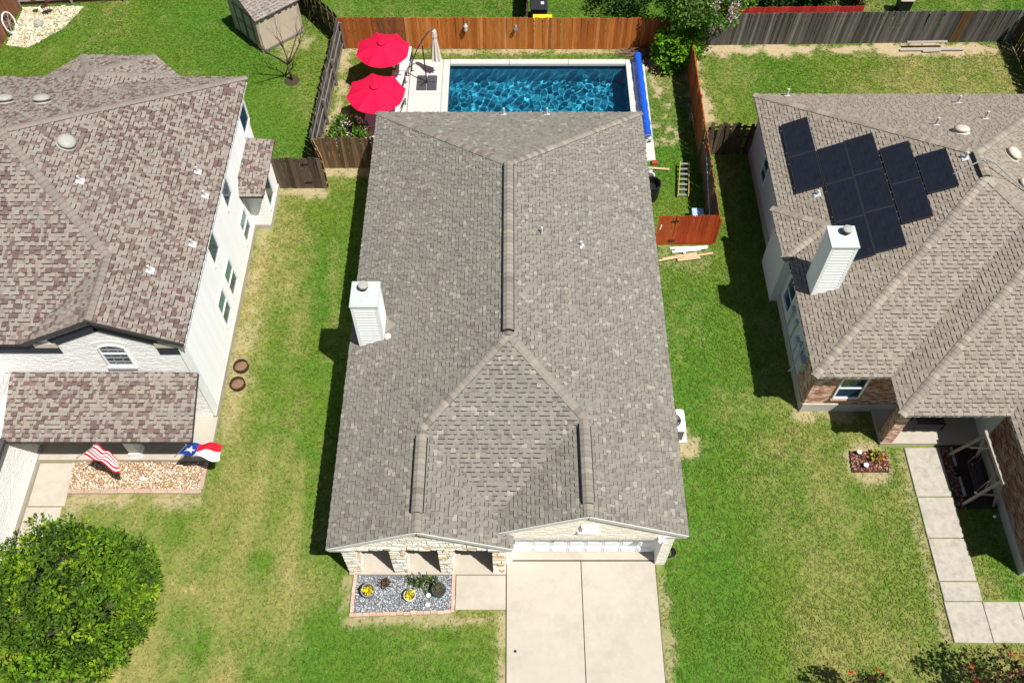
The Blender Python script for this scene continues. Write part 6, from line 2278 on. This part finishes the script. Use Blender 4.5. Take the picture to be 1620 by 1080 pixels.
def yard_bits():
    T = thing('black_barrel', 'black round plastic barrel against the right wall of the middle house', 'barrel', (6.02, 27.5, 0))
    MB().lathe((6.02, 27.5, 0), [(.32, 0), (.36, .1), (.38, .6), (.36, .85), (.41, .87), (.41, .93), (.35, .93), (.33, .6)], 24).obj('body', M_BLACK, T)
    MB().lathe((6.02, 27.5, .5), [(.33, 0), (.3, .05)], 18).obj('contents', M_DARKMETAL, T)
    T = thing('pool_pump', 'small black and silver pool pump near the deck corner', 'pump', (6.15, 28.75, 0))
    MB().lathe((6.12, 28.75, 0), [(.12, 0), (.14, .15), (.13, .4), (.05, .45)], 14).obj('filter', M_STEEL, T)
    MB().tube([(6.1, 28.55, .12), (6.1, 28.25, .12)], .1, 12).obj('motor', M_BLACK, T)
    MB().tube([(6.12, 28.75, .35), (6.3, 28.6, .3), (6.3, 28.4, .05)], .03, 8).obj('pipe', M_WHITE, T)
    T = thing('blue_cooler', 'blue box cooler in the shade by the stained fence', 'cooler', (7.95, 26.0, 0))
    bm = mat('blue_plastic', (.06, .16, .5), rough=.4, var=.15)
    MB().hexa([(7.72, 25.7, 0), (8.15, 25.7, 0), (8.15, 26.4, 0), (7.72, 26.4, 0), (7.7, 25.67, .42), (8.17, 25.67, .42), (8.17, 26.43, .42), (7.7, 26.43, .42)]).obj('box', bm, T)
    MB().box(7.69, 8.18, 25.66, 26.44, .42, .5).obj('lid', mat('pale_blue_lid', (.35, .48, .7), rough=.4, var=.1), T)
    T = thing('pool_pole', 'long pale blue pole leaning along the stained side fence', 'pole', (8.3, 26.5, 0))
    MB().tube([(8.25, 25.1, .9), (8.38, 28.6, 1.55)], .022, 8).obj('shaft', mat('pale_blue_metal', (.3, .45, .6), rough=.4), T)
    MB().box(8.2, 8.3, 24.98, 25.12, .82, .95).obj('grip', M_BLACK, T)
    # bins behind the back fence
    T = thing('black_wheelie_bin', 'black wheeled bin behind the orange fence', 'bin', (1.3, 39.6, 0))
    MB().hexa([(1.0, 39.3, .05), (1.7, 39.3, .05), (1.7, 39.95, .05), (1.0, 39.95, .05), (.93, 39.2, .98), (1.77, 39.2, .98), (1.77, 40.0, .98), (.93, 40.0, .98)]).obj('body', M_BLACK, T)
    MB().hexa([(.91, 39.18, .98), (1.79, 39.18, .98), (1.79, 40.04, .98), (.91, 40.04, .98), (.95, 39.22, 1.04), (1.75, 39.22, 1.04), (1.75, 40.0, 1.1), (.95, 40.0, 1.1)]).obj('lid', mat('bin_lid', (.025, .027, .03), rough=.4), T)
    MB().box(1.45, 1.6, 39.5, 39.66, 1.06, 1.1).obj('sticker', M_WHITE, T)
    T = thing('yellow_crate', 'yellow box in front of the black bin behind the orange fence', 'box', (1.5, 38.75, 0))
    MB().hexa([(1.05, 38.4, 0), (2.0, 38.4, 0), (2.0, 39.0, 0), (1.05, 39.0, 0), (1.05, 38.4, .75), (2.0, 38.4, .75), (2.0, 39.0, .85), (1.05, 39.0, .85)]).obj('body', mat('yellow_plastic', (.7, .5, .02), rough=.5, var=.1), T)
    MB().box(1.02, 2.03, 38.37, 38.42, .68, .78).obj('rim', mat('yellow_plastic'), T)
    T = thing('black_box_bin', 'black bin with a pale rim on the lawn behind the grey fence', 'bin', (20.0, 40.3, 0))
    MB().hexa([(19.75, 40.0, 0), (20.3, 40.0, 0), (20.3, 40.5, 0), (19.75, 40.5, 0), (19.7, 39.95, .9), (20.35, 39.95, .9), (20.35, 40.55, .9), (19.7, 40.55, .9)]).obj('body', M_BLACK, T)
    for a, b in (((19.7, 39.95), (20.35, 39.95)), ((20.35, 39.95), (20.35, 40.55)), ((20.35, 40.55), (19.7, 40.55)), ((19.7, 40.55), (19.7, 39.95))):
        MB().bar((*a, .93), (*b, .93), .06, .05).obj('rim', M_VENTTAN, T)
    # bicycle
    T = thing('white_bicycle', 'white bicycle standing behind the red fence strip', 'bicycle', (16.1, 39.6, 0))
    for x in (15.6, 16.65):
        m = MB()
        for k in range(20):
            a0, a1 = 2 * math.pi * k / 20, 2 * math.pi * (k + 1) / 20
            m.bar((x + .33 * math.cos(a0), 39.6, .33 + .33 * math.sin(a0)), (x + .33 * math.cos(a1), 39.6, .33 + .33 * math.sin(a1)), .04, .04)
        w = m.obj('wheel', M_WHITE, T)
        s = MB()
        for k in range(6):
            a0 = math.pi * k / 3
            s.bar((x, 39.6, .33), (x + .31 * math.cos(a0), 39.6, .33 + .31 * math.sin(a0)), .008, .008)
        s.obj('spokes', M_STEEL, w)
    f = MB()
    for a, b in (((15.6, .33), (15.85, .8)), ((15.85, .8), (16.45, .82)), ((16.45, .82), (16.15, .3)), ((16.15, .3), (15.85, .8)), ((16.15, .3), (15.6, .33)), ((16.65, .33), (16.42, 1.0))):
        f.bar((a[0], 39.6, a[1]), (b[0], 39.6, b[1]), .045, .045)
    f.obj('frame', M_WHITE, T)
    MB().bar((16.42, 39.3, 1.02), (16.42, 39.9, 1.02), .03, .03).obj('handlebar', M_DARKMETAL, T)
    MB().hexa([(15.72, 39.52, .88), (15.98, 39.57, .88), (15.98, 39.63, .88), (15.72, 39.68, .88), (15.72, 39.53, .93), (15.98, 39.58, .93), (15.98, 39.62, .93), (15.72, 39.67, .93)]).obj('saddle', M_BLACK, T)
    # swing frame in the shaded court of the brick house
    T = thing('timber_swing_frame', 'weathered timber swing frame in the shade beside the stained walk', 'swing frame', (16.2, 14.0, 0))
    tw = (.33, .3, .25)
    ca, cb = Vector((16.3, 14.75, 2.0)), Vector((16.35, 13.05, 2.0))
    MB().bar(ca + Vector((0, .15, 0)), cb - Vector((0, .15, 0)), .1, .12, tw).obj('top_beam', M_WOOD, T)
    for q, a, b in ((ca, (15.86, 15.0), (16.85, 14.9)), (cb, (15.82, 13.05), (16.9, 13.0))):
        for e in (a, b):
            MB().bar(Vector((*e, 0)), q, .08, .08, tw).obj('leg', M_WOOD, T)
        MB().bar(Vector((*a, 0)).lerp(q, .45), Vector((*b, 0)).lerp(q, .45), .05, .07, tw).obj('cross_brace', M_WOOD, T)
    MB().bar(cb + Vector((-.2, .05, -.85)), cb + Vector((.0, .5, 0)), .05, .05, tw).obj('brace', M_WOOD, T)
    MB().bar(ca + Vector((-.2, -.05, -.85)), ca + Vector((.0, -.5, 0)), .05, .05, tw).obj('brace', M_WOOD, T)
    for i in range(5):
        MB().bar((16.2 + i * .09, 13.35, .5), (16.2 + i * .09, 14.45, .5), .07, .02, (.07, .06, .055)).obj('seat_slat', M_WOOD, T)
    for x, y in ((16.2, 13.35), (16.2, 14.45), (16.56, 13.35), (16.56, 14.45)):
        MB().bar((x, y, .5), (16.33, y, 1.95), .012, .012).obj('chain', M_STEEL, T)
    T = thing('edge_border', 'dark border with pale caps along the red mulch strip', 'edging', (15.95, 14, 0))
    for i in range(6):
        MB().box(15.93, 16.0, 12.95 + i * .39, 13.3 + i * .39, 0, .12 + .02 * (i % 2)).obj('border_block', M_VENTGREY if i % 3 else M_BLACK, T)
    flat_bed('court_soil', [(15.62, 12.9), (17.04, 12.9), (17.04, 15.36), (15.62, 15.36)], .02, M_SOIL)
    for x, y, lab in ((16.55, 14.55, 'pale ball light in the dark court behind the swing frame'), (16.35, 13.45, 'pale ball light under the swing frame beam'), (16.75, 12.55, 'pale ball light by the brick wing wall')):
        t = thing('ball_light', lab, 'garden light', (x, y, 0), 'pale ball lights')
        MB().tube([(x, y, 0), (x, y, .1)], .012, 6).obj('stake', M_DARKMETAL, t)
        MB().lathe((x, y, .1), [(.02, 0), (.05, .02), (.06, .05), (.04, .09), (.015, .105)], 12).obj('globe', mat('white_disc'), t)
    # dark bench on the porch of the brick house
    T = thing('porch_bench', 'dark metal bench on the shaded porch of the brick house', 'bench', (15.2, 16.15, .16))
    for i in range(4):
        MB().bar((14.75, 15.95 + i * .1, .6), (15.75, 15.95 + i * .1, .6), .07, .025).obj('seat_slat', M_DARKMETAL, T)
    for i in range(3):
        MB().bar((14.75, 16.34, .75 + i * .13), (15.75, 16.34, .75 + i * .13), .025, .08).obj('back_slat', M_DARKMETAL, T)
    for x in (14.75, 15.75):
        for y in (15.93, 16.32):
            MB().bar((x, y, .16), (x, y, .62 if y < 16 else 1.1), .04, .04).obj('leg', M_DARKMETAL, T)


yard_bits()
